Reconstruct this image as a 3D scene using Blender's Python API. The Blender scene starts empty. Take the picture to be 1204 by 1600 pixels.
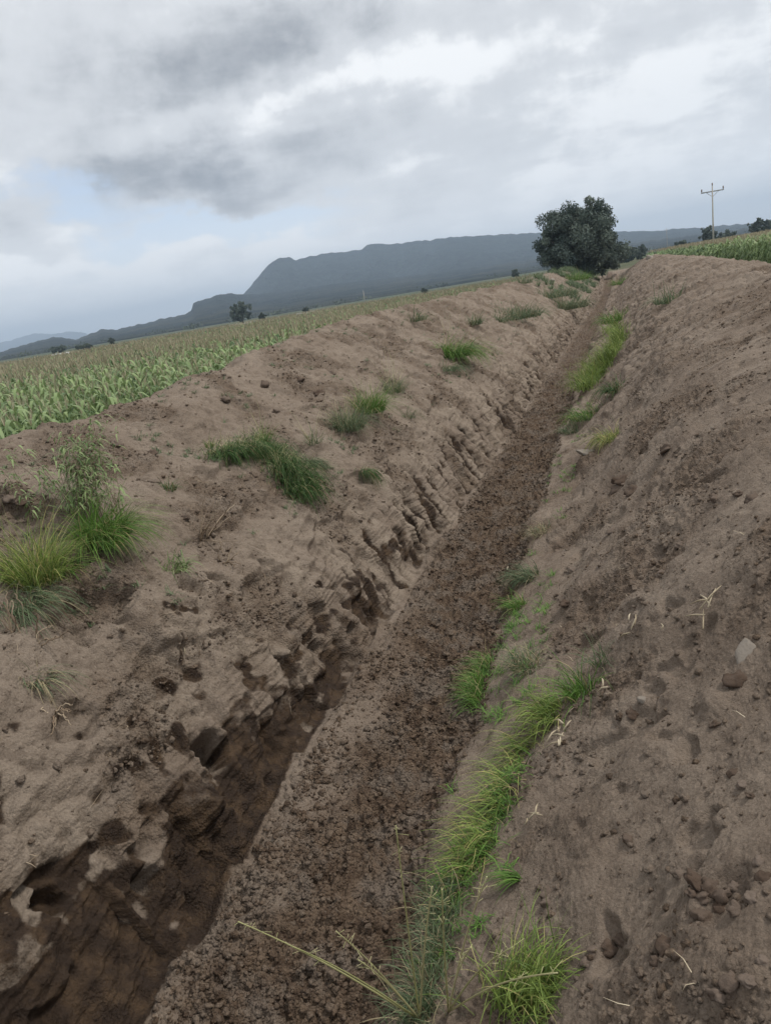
import bpy, math, random
import numpy as np
from mathutils import Matrix, Vector
sc = bpy.context.scene
C = sc.collection
rad = math.radians

# ------------------------------------------------------------------ camera
CAM_H = 2.7; FPX = 1190.0
PI_, RO_, YA_ = rad(15.74), rad(9.43), rad(18.5)
fh = np.array([-math.sin(YA_), math.cos(YA_), 0.0]); rh = np.array([math.cos(YA_), math.sin(YA_), 0.0]); zz = np.array([0, 0, 1.0])
FW = fh*math.cos(PI_) - zz*math.sin(PI_); U0 = fh*math.sin(PI_) + zz*math.cos(PI_)
RV = math.cos(RO_)*rh - math.sin(RO_)*U0; UV = math.sin(RO_)*rh + math.cos(RO_)*U0
cd = bpy.data.cameras.new('camera'); cam = bpy.data.objects.new('camera', cd); C.objects.link(cam); sc.camera = cam
cd.sensor_fit = 'VERTICAL'; cd.sensor_height = 36; cd.sensor_width = 27; cd.lens = 36*FPX/1600; cd.clip_start = 0.05; cd.clip_end = 40000
M = Matrix(((RV[0], UV[0], -FW[0], 0), (RV[1], UV[1], -FW[1], 0), (RV[2], UV[2], -FW[2], CAM_H), (0, 0, 0, 1)))
cam.matrix_world = M
def ray(px, py):
    d = FW + RV*(px-602)/FPX + UV*(800-py)/FPX
    return d/np.linalg.norm(d)

# ------------------------------------------------------------------ exposure, sun, sky
sc.view_settings.view_transform = 'Standard'; sc.view_settings.look = 'None'
sc.view_settings.exposure = 0.88; sc.view_settings.gamma = 1.0
SUN_EL, SUN_AZ = rad(58), rad(65)          # azimuth clockwise from +Y
ld = bpy.data.lights.new('sun', 'SUN'); ld.energy = 1.5; ld.angle = rad(10); ld.color = (1.0, 0.96, 0.9)
sun = bpy.data.objects.new('sun', ld); C.objects.link(sun)
sd = Vector((math.sin(SUN_AZ)*math.cos(SUN_EL), math.cos(SUN_AZ)*math.cos(SUN_EL), math.sin(SUN_EL)))
sun.rotation_euler = sd.to_track_quat('Z', 'Y').to_euler()
W = bpy.data.worlds.new('World'); sc.world = W; W.use_nodes = True
nt = W.node_tree; nt.nodes.clear()
class NB:
    """small node helper: every call returns an output socket"""
    def __init__(s, nt): s.nt = nt
    def _in(s, sock, v):
        if isinstance(v, bpy.types.NodeSocket): s.nt.links.new(v, sock)
        else: sock.default_value = v
    def m(s, op, a, b=0.0, c=0.0, clamp=False):
        n = s.nt.nodes.new('ShaderNodeMath'); n.operation = op; n.use_clamp = clamp
        for i, v in enumerate((a, b, c)): s._in(n.inputs[i], v)
        return n.outputs[0]
    def v(s, op, a, b=(0, 0, 0), sc=None):
        n = s.nt.nodes.new('ShaderNodeVectorMath'); n.operation = op
        s._in(n.inputs[0], a)
        if sc is not None: s._in(n.inputs['Scale'], sc)
        elif op not in ('LENGTH', 'NORMALIZE'): s._in(n.inputs[1], b)
        return n.outputs['Value'] if op in ('DOT_PRODUCT', 'LENGTH') else n.outputs[0]
    def noise(s, vec, scale, det=4, rough=0.55, dist=0.0, col=False):
        n = s.nt.nodes.new('ShaderNodeTexNoise'); s._in(n.inputs['Vector'], vec); n.inputs['Scale'].default_value = scale
        n.inputs['Detail'].default_value = det; n.inputs['Roughness'].default_value = rough; n.inputs['Distortion'].default_value = dist
        return n.outputs['Color'] if col else n.outputs['Fac']
    def vor(s, vec, scale, feat='F1', rnd=1.0):
        n = s.nt.nodes.new('ShaderNodeTexVoronoi'); n.feature = feat; s._in(n.inputs['Vector'], vec); n.inputs['Scale'].default_value = scale
        n.inputs['Randomness'].default_value = rnd
        return n.outputs['Distance']
    def mix(s, f, a, b):
        n = s.nt.nodes.new('ShaderNodeMix'); n.data_type = 'RGBA'; n.clamp_factor = True
        s._in(n.inputs[0], f)
        for i, v in ((6, a), (7, b)):
            if isinstance(v, tuple) and len(v) == 3: v = v + (1,)
            s._in(n.inputs[i], v)
        return n.outputs[2]
    def ss(s, x, lo, hi, a=0.0, b=1.0):
        n = s.nt.nodes.new('ShaderNodeMapRange'); n.interpolation_type = 'SMOOTHSTEP'
        s._in(n.inputs[0], x)
        for i, v in enumerate((lo, hi, a, b)): n.inputs[i+1].default_value = v
        return n.outputs[0]
    def attr(s, name, what='Fac'):
        n = s.nt.nodes.new('ShaderNodeAttribute'); n.attribute_name = name; return n.outputs[what]
B = NB(nt)
tc = nt.nodes.new('ShaderNodeTexCoord'); D0 = B.v('NORMALIZE', tc.outputs['Generated'])
sep = nt.nodes.new('ShaderNodeSeparateXYZ'); nt.links.new(D0, sep.inputs[0])
zc = B.m('ADD', B.m('MAXIMUM', sep.outputs[2], 0.0), 0.13)
comb = nt.nodes.new('ShaderNodeCombineXYZ')
nt.links.new(B.m('DIVIDE', sep.outputs[0], zc), comb.inputs[0]); nt.links.new(B.m('DIVIDE', sep.outputs[1], zc), comb.inputs[1])
PLN = comb.outputs[0]                       # cloud deck seen in perspective
warp = B.v('SUBTRACT', B.noise(PLN, 1.3, 5, 0.6, col=True), (0.5, 0.5, 0.5))
DW = B.v('ADD', D0, B.v('SCALE', warp, sc=0.07))
warp2 = B.v('SUBTRACT', B.noise(D0, 9.0, 5, 0.62, col=True), (0.5, 0.5, 0.5))
DW = B.v('ADD', DW, B.v('SCALE', warp2, sc=0.10))
def field(blobs, start):
    acc = start
    for (px, py, rx, ry, tilt, w) in blobs:
        c = ray(px, py); t = rad(tilt)
        t1 = RV*math.cos(t) + UV*math.sin(t); t2 = -RV*math.sin(t) + UV*math.cos(t)
        t1 = t1 - c*(t1@c); t1 /= np.linalg.norm(t1); t2 = t2 - c*(t2@c); t2 /= np.linalg.norm(t2)
        q = B.v('SUBTRACT', DW, tuple(c))
        a = B.v('DOT_PRODUCT', q, tuple(t1*FPX/rx)); b = B.v('DOT_PRODUCT', q, tuple(t2*FPX/ry)); k = B.v('DOT_PRODUCT', q, tuple(c*3.0))
        r2 = B.m('ADD', B.m('MULTIPLY', a, a), B.m('MULTIPLY', b, b)); r2 = B.m('MULTIPLY_ADD', k, k, r2)
        g = B.m('POWER', 2.718, B.m('MULTIPLY', r2, -1.0))
        acc = B.m('MULTIPLY_ADD', g, w, acc)
    return acc
n1 = B.noise(PLN, 1.1, 7, 0.6); n2 = B.noise(D0, 5.0, 6, 0.6); n3 = B.noise(PLN, 3.2, 6, 0.62, 0.4)
nz = B.m('ADD', B.m('MULTIPLY', B.m('SUBTRACT', n1, 0.5), 0.6), B.m('MULTIPLY', B.m('SUBTRACT', n2, 0.5), 1.0))
nz = B.m('MULTIPLY_ADD', B.m('SUBTRACT', n3, 0.5), 0.9, nz)
n4 = B.noise(D0, 14.0, 5, 0.6); nz = B.m('MULTIPLY_ADD', B.m('SUBTRACT', n4, 0.5), 1.1, nz)
bright = field([
    (250, 95, 330, 60, 12, -0.42), (60, 190, 130, 60, 5, -0.34), (290, 150, 120, 40, 18, -0.30), (420, 60, 200, 60, 10, -0.28),
    (620, 20, 260, 40, 5, -0.22), (300, 262, 210, 42, 8, -0.52), (230, 303, 120, 24, 4, -0.42), (560, 215, 170, 48, 16, -0.44), (390, 300, 60, 26, 0, -0.36), (430, 165, 140, 14, 16, 0.25), (230, 205, 150, 14, 6, 0.16),
    (15, 355, 80, 38, 0, -0.42), (1010, 50, 140, 38, 4, -0.30), (880, 200, 210, 30, 14, -0.18), (700, 290, 200, 24, 12, -0.16), (1120, 230, 190, 24, 10, -0.12), (650, 335, 130, 24, 8, -0.14),
    (700, 95, 150, 34, 12, 0.22), (560, 112, 120, 24, 18, 0.12), (60, 150, 50, 26, 10, 0.10), (790, 60, 110, 24, 8, 0.2), (1050, 130, 200, 30, 8, 0.18),
    (490, 365, 110, 30, 8, 0.26), (180, 395, 150, 14, 12, 0.22), (265, 425, 28, 9, 0, 0.40), (60, 255, 120, 22, 8, 0.22), (60, 420, 120, 14, 12, 0.2),
    (720, 275, 60, 10, 10, 0.15), (160, 240, 120, 20, 12, 0.12)],
    B.m('ADD', nz, 0.72))
cover = field([(80, 300, 120, 20, 6, -0.75), (60, 330, 120, 14, 10, -0.4), (330, 350, 180, 24, 10, -0.85), (200, 365, 170, 18, 10, -0.5), (100, 460, 260, 40, 12, -0.35), (430, 330, 80, 16, 14, -0.4),
    (15, 355, 70, 34, 0, 0.9), (265, 425, 34, 12, 0, 0.5)], B.m('MULTIPLY_ADD', B.m('SUBTRACT', n3, 0.5), 0.9, 1.0))
# cloud colour from brightness (x10: the Background runs at 0.1)
ct = B.mix(B.ss(bright, -0.55, 0.54), (1.5, 1.6, 1.78), (4.2, 4.3, 4.45))
ct = B.mix(B.ss(bright, 0.48, 0.92), ct, (5.9, 5.95, 6.0))
sky = nt.nodes.new('ShaderNodeTexSky'); sky.sky_type = 'NISHITA'; sky.sun_disc = False
sky.sun_elevation = SUN_EL; sky.sun_rotation = SUN_AZ; sky.dust_density = 3.0; sky.air_density = 1.0; sky.altitude = 2300
blue = B.mix(0.55, sky.outputs[0], (4.4, 4.8, 5.3))
colr = B.mix(B.ss(cover, 0.15, 0.85), blue, ct)
lowf = B.ss(sep.outputs[2], 0.0, 0.17, 0.80, 0.0)
colr = B.mix(lowf, colr, (7.6, 7.5, 7.4))
bg = nt.nodes.new('ShaderNodeBackground'); nt.links.new(colr, bg.inputs[0]); bg.inputs[1].default_value = 0.1
wo = nt.nodes.new('ShaderNodeOutputWorld'); nt.links.new(bg.outputs[0], wo.inputs[0])

# ------------------------------------------------------------------ helpers
def meta(o, label=None, cat=None, group=None, kind=None):
    if label: o['label'] = label
    if cat: o['category'] = cat
    if group: o['group'] = group
    if kind: o['kind'] = kind
    return o
def mesh_data(name, V, F, mat, smooth=True, attrs=None):
    """V (n,3) float; F (m,3) or (m,4) int array or list of such arrays"""
    me = bpy.data.meshes.new(name)
    Fs = [np.asarray(f) for f in (F if isinstance(F, (list, tuple)) else [F]) if len(f)]
    V = np.asarray(V, np.float32)
    me.vertices.add(len(V)); me.vertices.foreach_set('co', V.ravel())
    idx = np.concatenate([f.ravel() for f in Fs]).astype(np.int32)
    cnt = np.concatenate([np.full(len(f), f.shape[1]) for f in Fs]).astype(np.int32)
    st = np.concatenate([[0], np.cumsum(cnt)[:-1]]).astype(np.int32)
    me.loops.add(len(idx)); me.loops.foreach_set('vertex_index', idx)
    me.polygons.add(len(cnt)); me.polygons.foreach_set('loop_start', st); me.polygons.foreach_set('loop_total', cnt)
    if smooth: me.polygons.foreach_set('use_smooth', np.ones(len(cnt), bool))
    for k, a in (attrs or {}).items():
        at = me.attributes.new(k, 'FLOAT', 'POINT'); at.data.foreach_set('value', np.asarray(a, np.float32))
    me.update(); me.validate(verbose=False) if len(V) < 200000 else None
    if mat: me.materials.append(mat)
    return me
def link(name, me, parent=None, loc=None, rot=None, scale=None):
    o = bpy.data.objects.new(name, me); C.objects.link(o)
    if parent: o.parent = parent
    if loc is not None: o.location = loc
    if rot is not None: o.rotation_euler = rot
    if scale is not None: o.scale = scale
    return o
class MB:
    def __init__(s): s.V = []; s.F3 = []; s.F4 = []; s.A = []; s.n = 0
    def add(s, V, F, a=0.0):
        V = np.asarray(V, float); F = np.asarray(F, int)
        (s.F3 if F.shape[1] == 3 else s.F4).append(F + s.n); s.V.append(V); s.n += len(V)
        s.A.append(np.broadcast_to(np.asarray(a, float), (len(V),)))
    def tube(s, P, R, n=8, a=0.0, caps=True):
        P = np.asarray(P, float); R = np.broadcast_to(np.asarray(R, float), (len(P),))
        T = np.gradient(P, axis=0); T /= np.linalg.norm(T, axis=1)[:, None] + 1e-9
        ref = np.eye(3)[int(np.argmin(np.abs(T).max(axis=0)))]
        X = np.cross(T, ref); X /= np.linalg.norm(X, axis=1)[:, None] + 1e-9; Y = np.cross(T, X)
        an = np.linspace(0, 2*math.pi, n, endpoint=False)
        V = (P[:, None] + R[:, None, None]*(np.cos(an)[None, :, None]*X[:, None] + np.sin(an)[None, :, None]*Y[:, None])).reshape(-1, 3)
        i = np.arange(len(P)-1)[:, None]*n; j = np.arange(n)[None]; k = (j+1) % n
        F = np.stack([i+j, i+k, i+n+k, i+n+j], -1).reshape(-1, 4)
        if caps:
            V = np.vstack([V, P[0], P[-1]]); m = len(P)*n
            c1 = np.stack([np.full(n, m), (np.arange(n)+1) % n, np.arange(n)], -1); c2 = np.stack([np.full(n, m+1), m-n+np.arange(n), m-n+(np.arange(n)+1) % n], -1)
            s.F3.append(np.vstack([c1, c2]) + s.n)
        s.F4.append(F + s.n); s.V.append(V); s.n += len(V); s.A.append(np.full(len(V), float(a)))
    def box(s, x0, x1, y0, y1, z0, z1, a=0.0):
        V = [(x, y, z) for x in (x0, x1) for y in (y0, y1) for z in (z0, z1)]
        s.add(V, [(0, 1, 3, 2), (4, 6, 7, 5), (0, 4, 5, 1), (2, 3, 7, 6), (0, 2, 6, 4), (1, 5, 7, 3)], a)
    def data(s, name, mat, smooth=True):
        F = []
        if s.F3: F.append(np.vstack(s.F3))
        if s.F4: F.append(np.vstack(s.F4))
        return mesh_data(name, np.vstack(s.V), F, mat, smooth, {'var': np.concatenate(s.A)})

# numpy Perlin noise
_rs = np.random.RandomState(7); _p = _rs.permutation(256); _p = np.concatenate([_p, _p]).astype(np.int32)
_g = _rs.normal(size=(256, 3)).astype(np.float32); _g /= np.linalg.norm(_g, axis=1)[:, None]
def perlin(x, y, z=None):
    x = np.asarray(x, np.float32); y = np.asarray(y, np.float32)
    xi = np.floor(x).astype(np.int32); yi = np.floor(y).astype(np.int32); xf = x-xi; yf = y-yi; xi &= 255; yi &= 255
    u = xf*xf*xf*(xf*(xf*6-15)+10); v = yf*yf*yf*(yf*(yf*6-15)+10)
    if z is None:
        def g(a, b, dx, dy):
            h = _p[_p[xi+a & 255]+(yi+b & 255)]; return (_g[h, 0]*dx + _g[h, 1]*dy)
        r0 = g(0, 0, xf, yf); r1 = g(1, 0, xf-1, yf); r2 = g(0, 1, xf, yf-1); r3 = g(1, 1, xf-1, yf-1)
        a = r0+u*(r1-r0); b = r2+u*(r3-r2); return (a+v*(b-a))*1.7
    z = np.asarray(z, np.float32); zi = np.floor(z).astype(np.int32); zf = z-zi; zi &= 255; w = zf*zf*zf*(zf*(zf*6-15)+10)
    def g(a, b, c):
        h = _p[_p[_p[xi+a & 255]+(yi+b & 255)]+(zi+c & 255)]; return _g[h, 0]*(xf-a)+_g[h, 1]*(yf-b)+_g[h, 2]*(zf-c)
    x00 = g(0, 0, 0); x00 = x00+u*(g(1, 0, 0)-x00); x10 = g(0, 1, 0); x10 = x10+u*(g(1, 1, 0)-x10)
    x01 = g(0, 0, 1); x01 = x01+u*(g(1, 0, 1)-x01); x11 = g(0, 1, 1); x11 = x11+u*(g(1, 1, 1)-x11)
    a = x00+v*(x10-x00); b = x01+v*(x11-x01); return (a+w*(b-a))*1.6
def sstep(x, a, b):
    t = np.clip((x-a)/(b-a), 0, 1); return t*t*(3-2*t)

# ------------------------------------------------------------------ materials
def mat_new(name, rough=0.9, spec=0.2):
    m = bpy.data.materials.new(name); m.use_nodes = True
    b = NB(m.node_tree); bs = m.node_tree.nodes['Principled BSDF']
    bs.inputs['Roughness'].default_value = rough; bs.inputs['Specular IOR Level'].default_value = spec
    return m, b, bs
def pos(b): return b.nt.nodes.new('ShaderNodeNewGeometry').outputs['Position']
def bump(b, bs, h, dist, strength=1.0, normal=None):
    n = b.nt.nodes.new('ShaderNodeBump'); n.inputs['Distance'].default_value = dist; n.inputs['Strength'].default_value = strength
    b._in(n.inputs['Height'], h)
    if normal is not None: b._in(n.inputs['Normal'], normal)
    b.nt.links.new(n.outputs[0], bs.inputs['Normal']); return n.outputs[0]
def soil_mat():
    m, b, bs = mat_new('soil', 0.95, 0.12); P = pos(b)
    wet_shade = b.attr('wet_shade'); crumb = b.attr('crumb'); sandy = b.attr('sandy'); fld = b.attr('far')
    a = b.noise(P, 0.9, 6, 0.6); c = b.noise(P, 9, 6, 0.65); d = b.noise(P, 70, 4, 0.7)
    dry = b.mix(b.ss(a, 0.35, 0.65), (0.220, 0.171, 0.131), (0.285, 0.230, 0.180))
    dry = b.mix(sandy, dry, (0.300, 0.243, 0.188))
    dry = b.mix(b.ss(c, 0.52, 0.72, 0, 0.45), dry, (0.125, 0.092, 0.070))
    brown = b.mix(b.ss(c, 0.35, 0.68), (0.190, 0.136, 0.094), (0.076, 0.049, 0.032))
    brown = b.mix(b.ss(b.noise(P, 3.3, 5, 0.6), 0.46, 0.62, 0, 0.9), brown, (0.20, 0.160, 0.126))
    mot = b.ss(b.noise(P, 3.6, 7, 0.7, 0.3), 0.50, 0.62); dry = b.mix(b.m('MULTIPLY', mot, 0.5), dry, (0.118, 0.088, 0.067))
    spots = b.m('MULTIPLY', b.ss(b.noise(P, 20, 5, 0.7), 0.56, 0.66), b.ss(b.noise(P, 1.9, 5, 0.65), 0.42, 0.60))
    dry = b.mix(b.m('MULTIPLY', spots, 0.7), dry, (0.060, 0.042, 0.031))
    col = b.mix(crumb, dry, brown)
    wc = b.mix(b.ss(b.noise(P, 6, 6, 0.65), 0.4, 0.7), (0.028, 0.018, 0.012), (0.088, 0.056, 0.032))
    wf = b.m('ADD', wet_shade, b.m('MULTIPLY', b.m('SUBTRACT', c, 0.5), 1.3)); wf = b.m('MULTIPLY_ADD', b.m('SUBTRACT', d, 0.5), 0.5, wf)
    wf = b.m('MULTIPLY', b.ss(wf, 0.22, 0.80), b.ss(wet_shade, 0.02, 0.22))
    col = b.mix(wf, col, wc)  # damp soil, plus the painted shade in the gullies of the cut
    col = b.mix(b.ss(d, 0.25, 0.75, 0.42, 0.0), col, (0.06, 0.043, 0.033))
    fg = b.mix(b.ss(b.noise(P, 0.006, 5, 0.6), 0.4, 0.6), (0.055, 0.070, 0.035), (0.09, 0.085, 0.05))
    fg = b.mix(b.ss(b.noise(P, 0.02, 3, 0.5), 0.55, 0.6), fg, (0.05, 0.075, 0.03))
    col = b.mix(fld, col, fg)
    b.nt.links.new(col, bs.inputs['Base Color'])
    b._in(bs.inputs['Roughness'], b.m('SUBTRACT', 0.95, b.m('MULTIPLY', wf, 0.3)))
    fine = b.m('ADD', b.noise(P, 45, 5, 0.75), b.m('MULTIPLY', b.m('SUBTRACT', 1.0, b.vor(P, 55)), b.m('ADD', 0.35, crumb)))
    fine = b.m('MULTIPLY_ADD', b.noise(P, 160, 3, 0.7), 0.4, fine); fine = b.m('MULTIPLY_ADD', b.noise(P, 18, 4, 0.7), 1.2, fine)
    bump(b, bs, fine, 0.018, 1.0)
    return m
MSOIL = soil_mat()
def clod_mat(name='clod_soil', c1=(0.075, 0.052, 0.038), c2=(0.20, 0.160, 0.130)):
    m, b, bs = mat_new(name, 0.95, 0.1); P = pos(b)
    f = b.m('ADD', b.attr('var'), b.m('MULTIPLY', b.m('SUBTRACT', b.noise(P, 12, 5, 0.6), 0.5), 0.8))
    b.nt.links.new(b.mix(f, c1, c2), bs.inputs['Base Color'])
    bump(b, bs, b.noise(P, 90, 4, 0.7), 0.006, 0.9); return m
MCLOD = clod_mat()
def leaf_mat(name, c1, c2, tip=None, trans=0.25, rough=0.6):
    m, b, bs = mat_new(name, rough, 0.25); P = pos(b)
    f = b.m('ADD', b.attr('var'), b.m('MULTIPLY', b.m('SUBTRACT', b.noise(P, 2.5, 4, 0.6), 0.5), 0.5))
    col = b.mix(f, c1, c2)
    if tip: col = b.mix(b.ss(b.attr('var'), 1.05, 1.6), col, tip)
    b.nt.links.new(col, bs.inputs['Base Color'])
    tr = b.nt.nodes.new('ShaderNodeBsdfTranslucent'); b.nt.links.new(col, tr.inputs[0])
    mx = b.nt.nodes.new('ShaderNodeMixShader'); mx.inputs[0].default_value = trans
    out = b.nt.nodes['Material Output']
    b.nt.links.new(bs.outputs[0], mx.inputs[1]); b.nt.links.new(tr.outputs[0], mx.inputs[2]); b.nt.links.new(mx.outputs[0], out.inputs[0])
    return m
MGRASS = leaf_mat('grass_blades', (0.035, 0.085, 0.018), (0.15, 0.27, 0.05), (0.36, 0.29, 0.15))
MGRASSD = leaf_mat('dark_grass_blades', (0.02, 0.05, 0.014), (0.075, 0.14, 0.035), (0.24, 0.19, 0.10))
MGREY = leaf_mat('greyish_grass_blades', (0.06, 0.095, 0.045), (0.15, 0.19, 0.10), (0.30, 0.25, 0.15))
MLIME = leaf_mat('bright_grass_blades', (0.045, 0.09, 0.02), (0.26, 0.34, 0.08), (0.40, 0.36, 0.14))
MWEED = leaf_mat('weed_leaves', (0.09, 0.14, 0.05), (0.27, 0.34, 0.15), (0.28, 0.27, 0.17))
MCORN = leaf_mat('corn_leaves', (0.06, 0.11, 0.04), (0.27, 0.35, 0.15), (0.36, 0.32, 0.14), 0.25, 0.5)
MTASS = leaf_mat('corn_tassels', (0.27, 0.225, 0.145), (0.42, 0.37, 0.26), None, 0.2)
MSTRAW = leaf_mat('dry_straw', (0.36, 0.29, 0.19), (0.58, 0.50, 0.36), None, 0.1)
MSTEM = leaf_mat('dry_stems', (0.17, 0.12, 0.08), (0.34, 0.27, 0.19), None, 0.0, 0.8)
MSEED = leaf_mat('seed_stalks', (0.36, 0.36, 0.16), (0.52, 0.48, 0.27), None, 0.2)
def tree_mat(name, c1, c2):
    return leaf_mat(name, c1, c2, None, 0.15, 0.7)
MTREE = tree_mat('tree_foliage', (0.045, 0.068, 0.060), (0.160, 0.190, 0.150))
MFAR = tree_mat('far_tree_foliage', (0.03, 0.045, 0.03), (0.08, 0.10, 0.05))
def plain_mat(name, col, rough=0.8, nscale=8, var=0.35, spec=0.3):
    m, b, bs = mat_new(name, rough, spec); P = pos(b)
    n = b.noise(P, nscale, 5, 0.6)
    b.nt.links.new(b.mix(n, tuple(c*(1-var) for c in col), tuple(min(1, c*(1+var)) for c in col)), bs.inputs['Base Color'])
    bump(b, bs, b.noise(P, nscale*6, 4, 0.6), 0.01, 0.5); return m
MBARK = plain_mat('bark', (0.07, 0.055, 0.042)); MCONC = plain_mat('pole_concrete', (0.36, 0.34, 0.30), 0.85, 3, 0.2)
MSTEEL = plain_mat('galvanised_steel', (0.30, 0.31, 0.31), 0.5, 10, 0.2); MPORC = plain_mat('insulator_porcelain', (0.16, 0.11, 0.09), 0.3, 10, 0.2, 0.5)
MSTONE = plain_mat('pale_stone', (0.20, 0.172, 0.142), 0.9, 14, 0.25); MWHITE = plain_mat('whitewash', (0.62, 0.62, 0.60), 0.8, 0.3, 0.1)
def hill_mat():
    m, b, bs = mat_new('hill_forest', 1.0, 0.0); P = pos(b)
    s2 = b.nt.nodes.new('ShaderNodeSeparateXYZ'); b.nt.links.new(P, s2.inputs[0])
    f = b.noise(P, 0.006, 8, 0.65); g = b.noise(P, 0.03, 6, 0.7)
    col = b.mix(b.ss(g, 0.35, 0.65), (0.016, 0.028, 0.026), (0.044, 0.062, 0.050))
    low = b.m('MULTIPLY', b.ss(s2.outputs[2], 10, 60, 1.0, 0.0), b.ss(f, 0.42, 0.60))
    col = b.mix(low, col, (0.085, 0.088, 0.058))
    b.nt.links.new(col, bs.inputs['Base Color'])
    bump(b, bs, b.m('ADD', b.noise(P, 0.02, 8, 0.7), b.noise(P, 0.08, 4, 0.7)), 60, 1.0); return m
MHILL = hill_mat()

# ------------------------------------------------------------------ terrain: one sheet, ditch and spoil banks in the middle
keys = [  # x, z, columns to the next key
 (-9.6, 0.0, 26), (-8.4, 0.75, 34), (-7.2, 1.62, 50), (-6.5, 1.85, 64), (-5.8, 1.62, 66), (-5.2, 1.30, 70), (-4.6, 1.05, 100), (-3.80, 0.55, 100),
 (-3.28, -0.02, 64), (-3.02, -0.40, 60), (-2.80, -0.80, 20), (-2.6, -0.80, 64), (-2.0, -0.83, 58), (-1.45, -0.80, 30), (-1.27, -0.64, 34), (-0.95, -0.50, 32),
 (-0.62, -0.34, 100), (0.10, 0.30, 104), (0.90, 0.95, 120), (2.2, 1.55, 96), (3.4, 1.85, 42), (4.6, 1.60, 24), (6.2, 0.75, 12), (7.4, 0.5, 0)]
ys = list(np.arange(-9, 0.6, 0.12)); y = 0.6
while y < 132: ys.append(y); y += max(0.0075, 0.0033*y)
while y < 11000: ys.append(y); y *= 1.09
ys.append(11000.0); ys = np.array(ys, np.float32); NY = len(ys)
def jit(freq, amp, seed): return amp*(perlin(ys*freq, np.full(NY, seed*13.7)) + 0.5*perlin(ys*freq*2.3, np.full(NY, seed*7.1+3)))
KX = np.array([[k[0]]*NY for k in keys], np.float32); KZ = np.array([[k[1]]*NY for k in keys], np.float32)
cl = np.interp(ys, [0, 7, 8.6, 9.3, 11.5, 15, 18, 36, 95], [1.85, 1.86, 1.72, 1.88, 1.93, 2.12, 2.24, 2.16, 2.10]) + jit(0.8, 0.06, 1)
cr = np.interp(ys, [0, 20, 28, 46, 95], [1.85, 1.80, 1.86, 2.0, 2.08]) + jit(0.6, 0.10, 2)
for k, w in ((1, .45), (2, .85), (3, 1), (4, .8), (5, .4)): KZ[k] += (cl-1.85)*w
for k, w in ((19, .75), (20, 1), (21, .85), (22, .3)): KZ[k] += (cr-1.85)*w
for k in range(len(keys)):
    if 1 <= k <= 7: KX[k] += jit(0.7, 0.16, 20+k); KZ[k] += jit(0.9, 0.07, 40+k)
    if 17 <= k <= 21: KX[k] += jit(0.5, 0.14, 20+k); KZ[k] += jit(0.6, 0.05, 40+k)
lip = jit(1.3, 0.06, 5) + jit(0.4, 0.06, 6) + jit(4.0, 0.03, 16); sc_ = (ys*1.05 + 0.4*perlin(ys*0.6, np.full(NY, 3.3))) % 1.0
foot = jit(1.1, 0.05, 8) - 0.10*sc_**2 + 0.04
KX[8] += lip; KX[9] += lip*0.5+foot*0.5; KX[10] += foot; KX[11] += foot*0.7; KZ[8] += jit(1.0, 0.06, 9); KZ[7] += jit(0.8, 0.05, 11)
ed = jit(0.7, 0.07, 12)
for k in (13, 14, 15, 16): KX[k] += ed; 
KZ[14] += jit(1.4, 0.05, 14); KZ[15] += jit(1.1, 0.06, 15); KZ[16] += jit(1.1, 0.06, 16)
curve = np.interp(ys, [-9, 0, 8, 17, 26, 40, 70, 100, 11000], [0, 0, 0.0, 0.06, 0.20, 0.36, 0.78, 1.25, 1.4])
KX[8:12] += np.interp(ys, [-9, 8, 17, 26, 40, 70], [0, 0.03, 0.14, 0.18, 0.22, 0.42])[None]
KX += curve[None]*(1.0)
fade = (1 - sstep(ys, 104, 130))
base_z = np.where(np.arange(len(keys)) < 12, 0.0, 0.5)[:, None]
KZ = base_z + (KZ-base_z)*fade[None]
KZ[9:16] += (sstep(ys, 78, 100)*0.9*fade)[None]
# catmull-rom across
cols_x, cols_z, kk = [], [], []
for k in range(len(keys)-1):
    n = keys[k][2]; t = (np.arange(n)/n).astype(np.float32)[:, None]
    def cr_(A):
        p0 = A[max(k-1, 0)]; p1 = A[k]; p2 = A[k+1]; p3 = A[min(k+2, len(keys)-1)]
        c = 0.5*(2*p1 + (p2-p0)*t + (2*p0-5*p1+4*p2-p3)*t*t + (3*p1-p0-3*p2+p3)*t**3)
        l = p1+(p2-p1)*t; return 0.6*c+0.4*l
    cols_x.append(cr_(KX)); cols_z.append(cr_(KZ)); kk.append(k + t[:, 0])
gx = np.vstack(cols_x + [KX[-1:]]); gz = np.vstack(cols_z + [KZ[-1:]]); kk = np.concatenate(kk+[[len(keys)-1]]).astype(np.float32)
xl = [-9.6]; st = 0.12
while xl[-1] > -11000: st *= 1.22; xl.append(xl[-1]-st)
xl = np.array(xl[1:][::-1]); nl = len(xl); xr = 7.4 - 9.6 - xl[::-1]; nr = len(xr)
gx = np.vstack([np.repeat(xl[:, None], NY, 1), gx, np.repeat(xr[:, None], NY, 1)]).astype(np.float32)
gz = np.vstack([np.zeros((nl, NY)), gz, np.full((nr, NY), 0.5)]).astype(np.float32)
kk = np.concatenate([np.full(nl, -1.), kk, np.full(nr, 99.)]).astype(np.float32)
gy = np.repeat(ys[None], gx.shape[0], 0).astype(np.float32); NX = gx.shape[0]
K = np.repeat(kk[:, None], NY, 1)
inner = (K >= 0) & (K <= 23) & (gy > -2) & (gy < 131)
base_grid = gz.copy()
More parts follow.
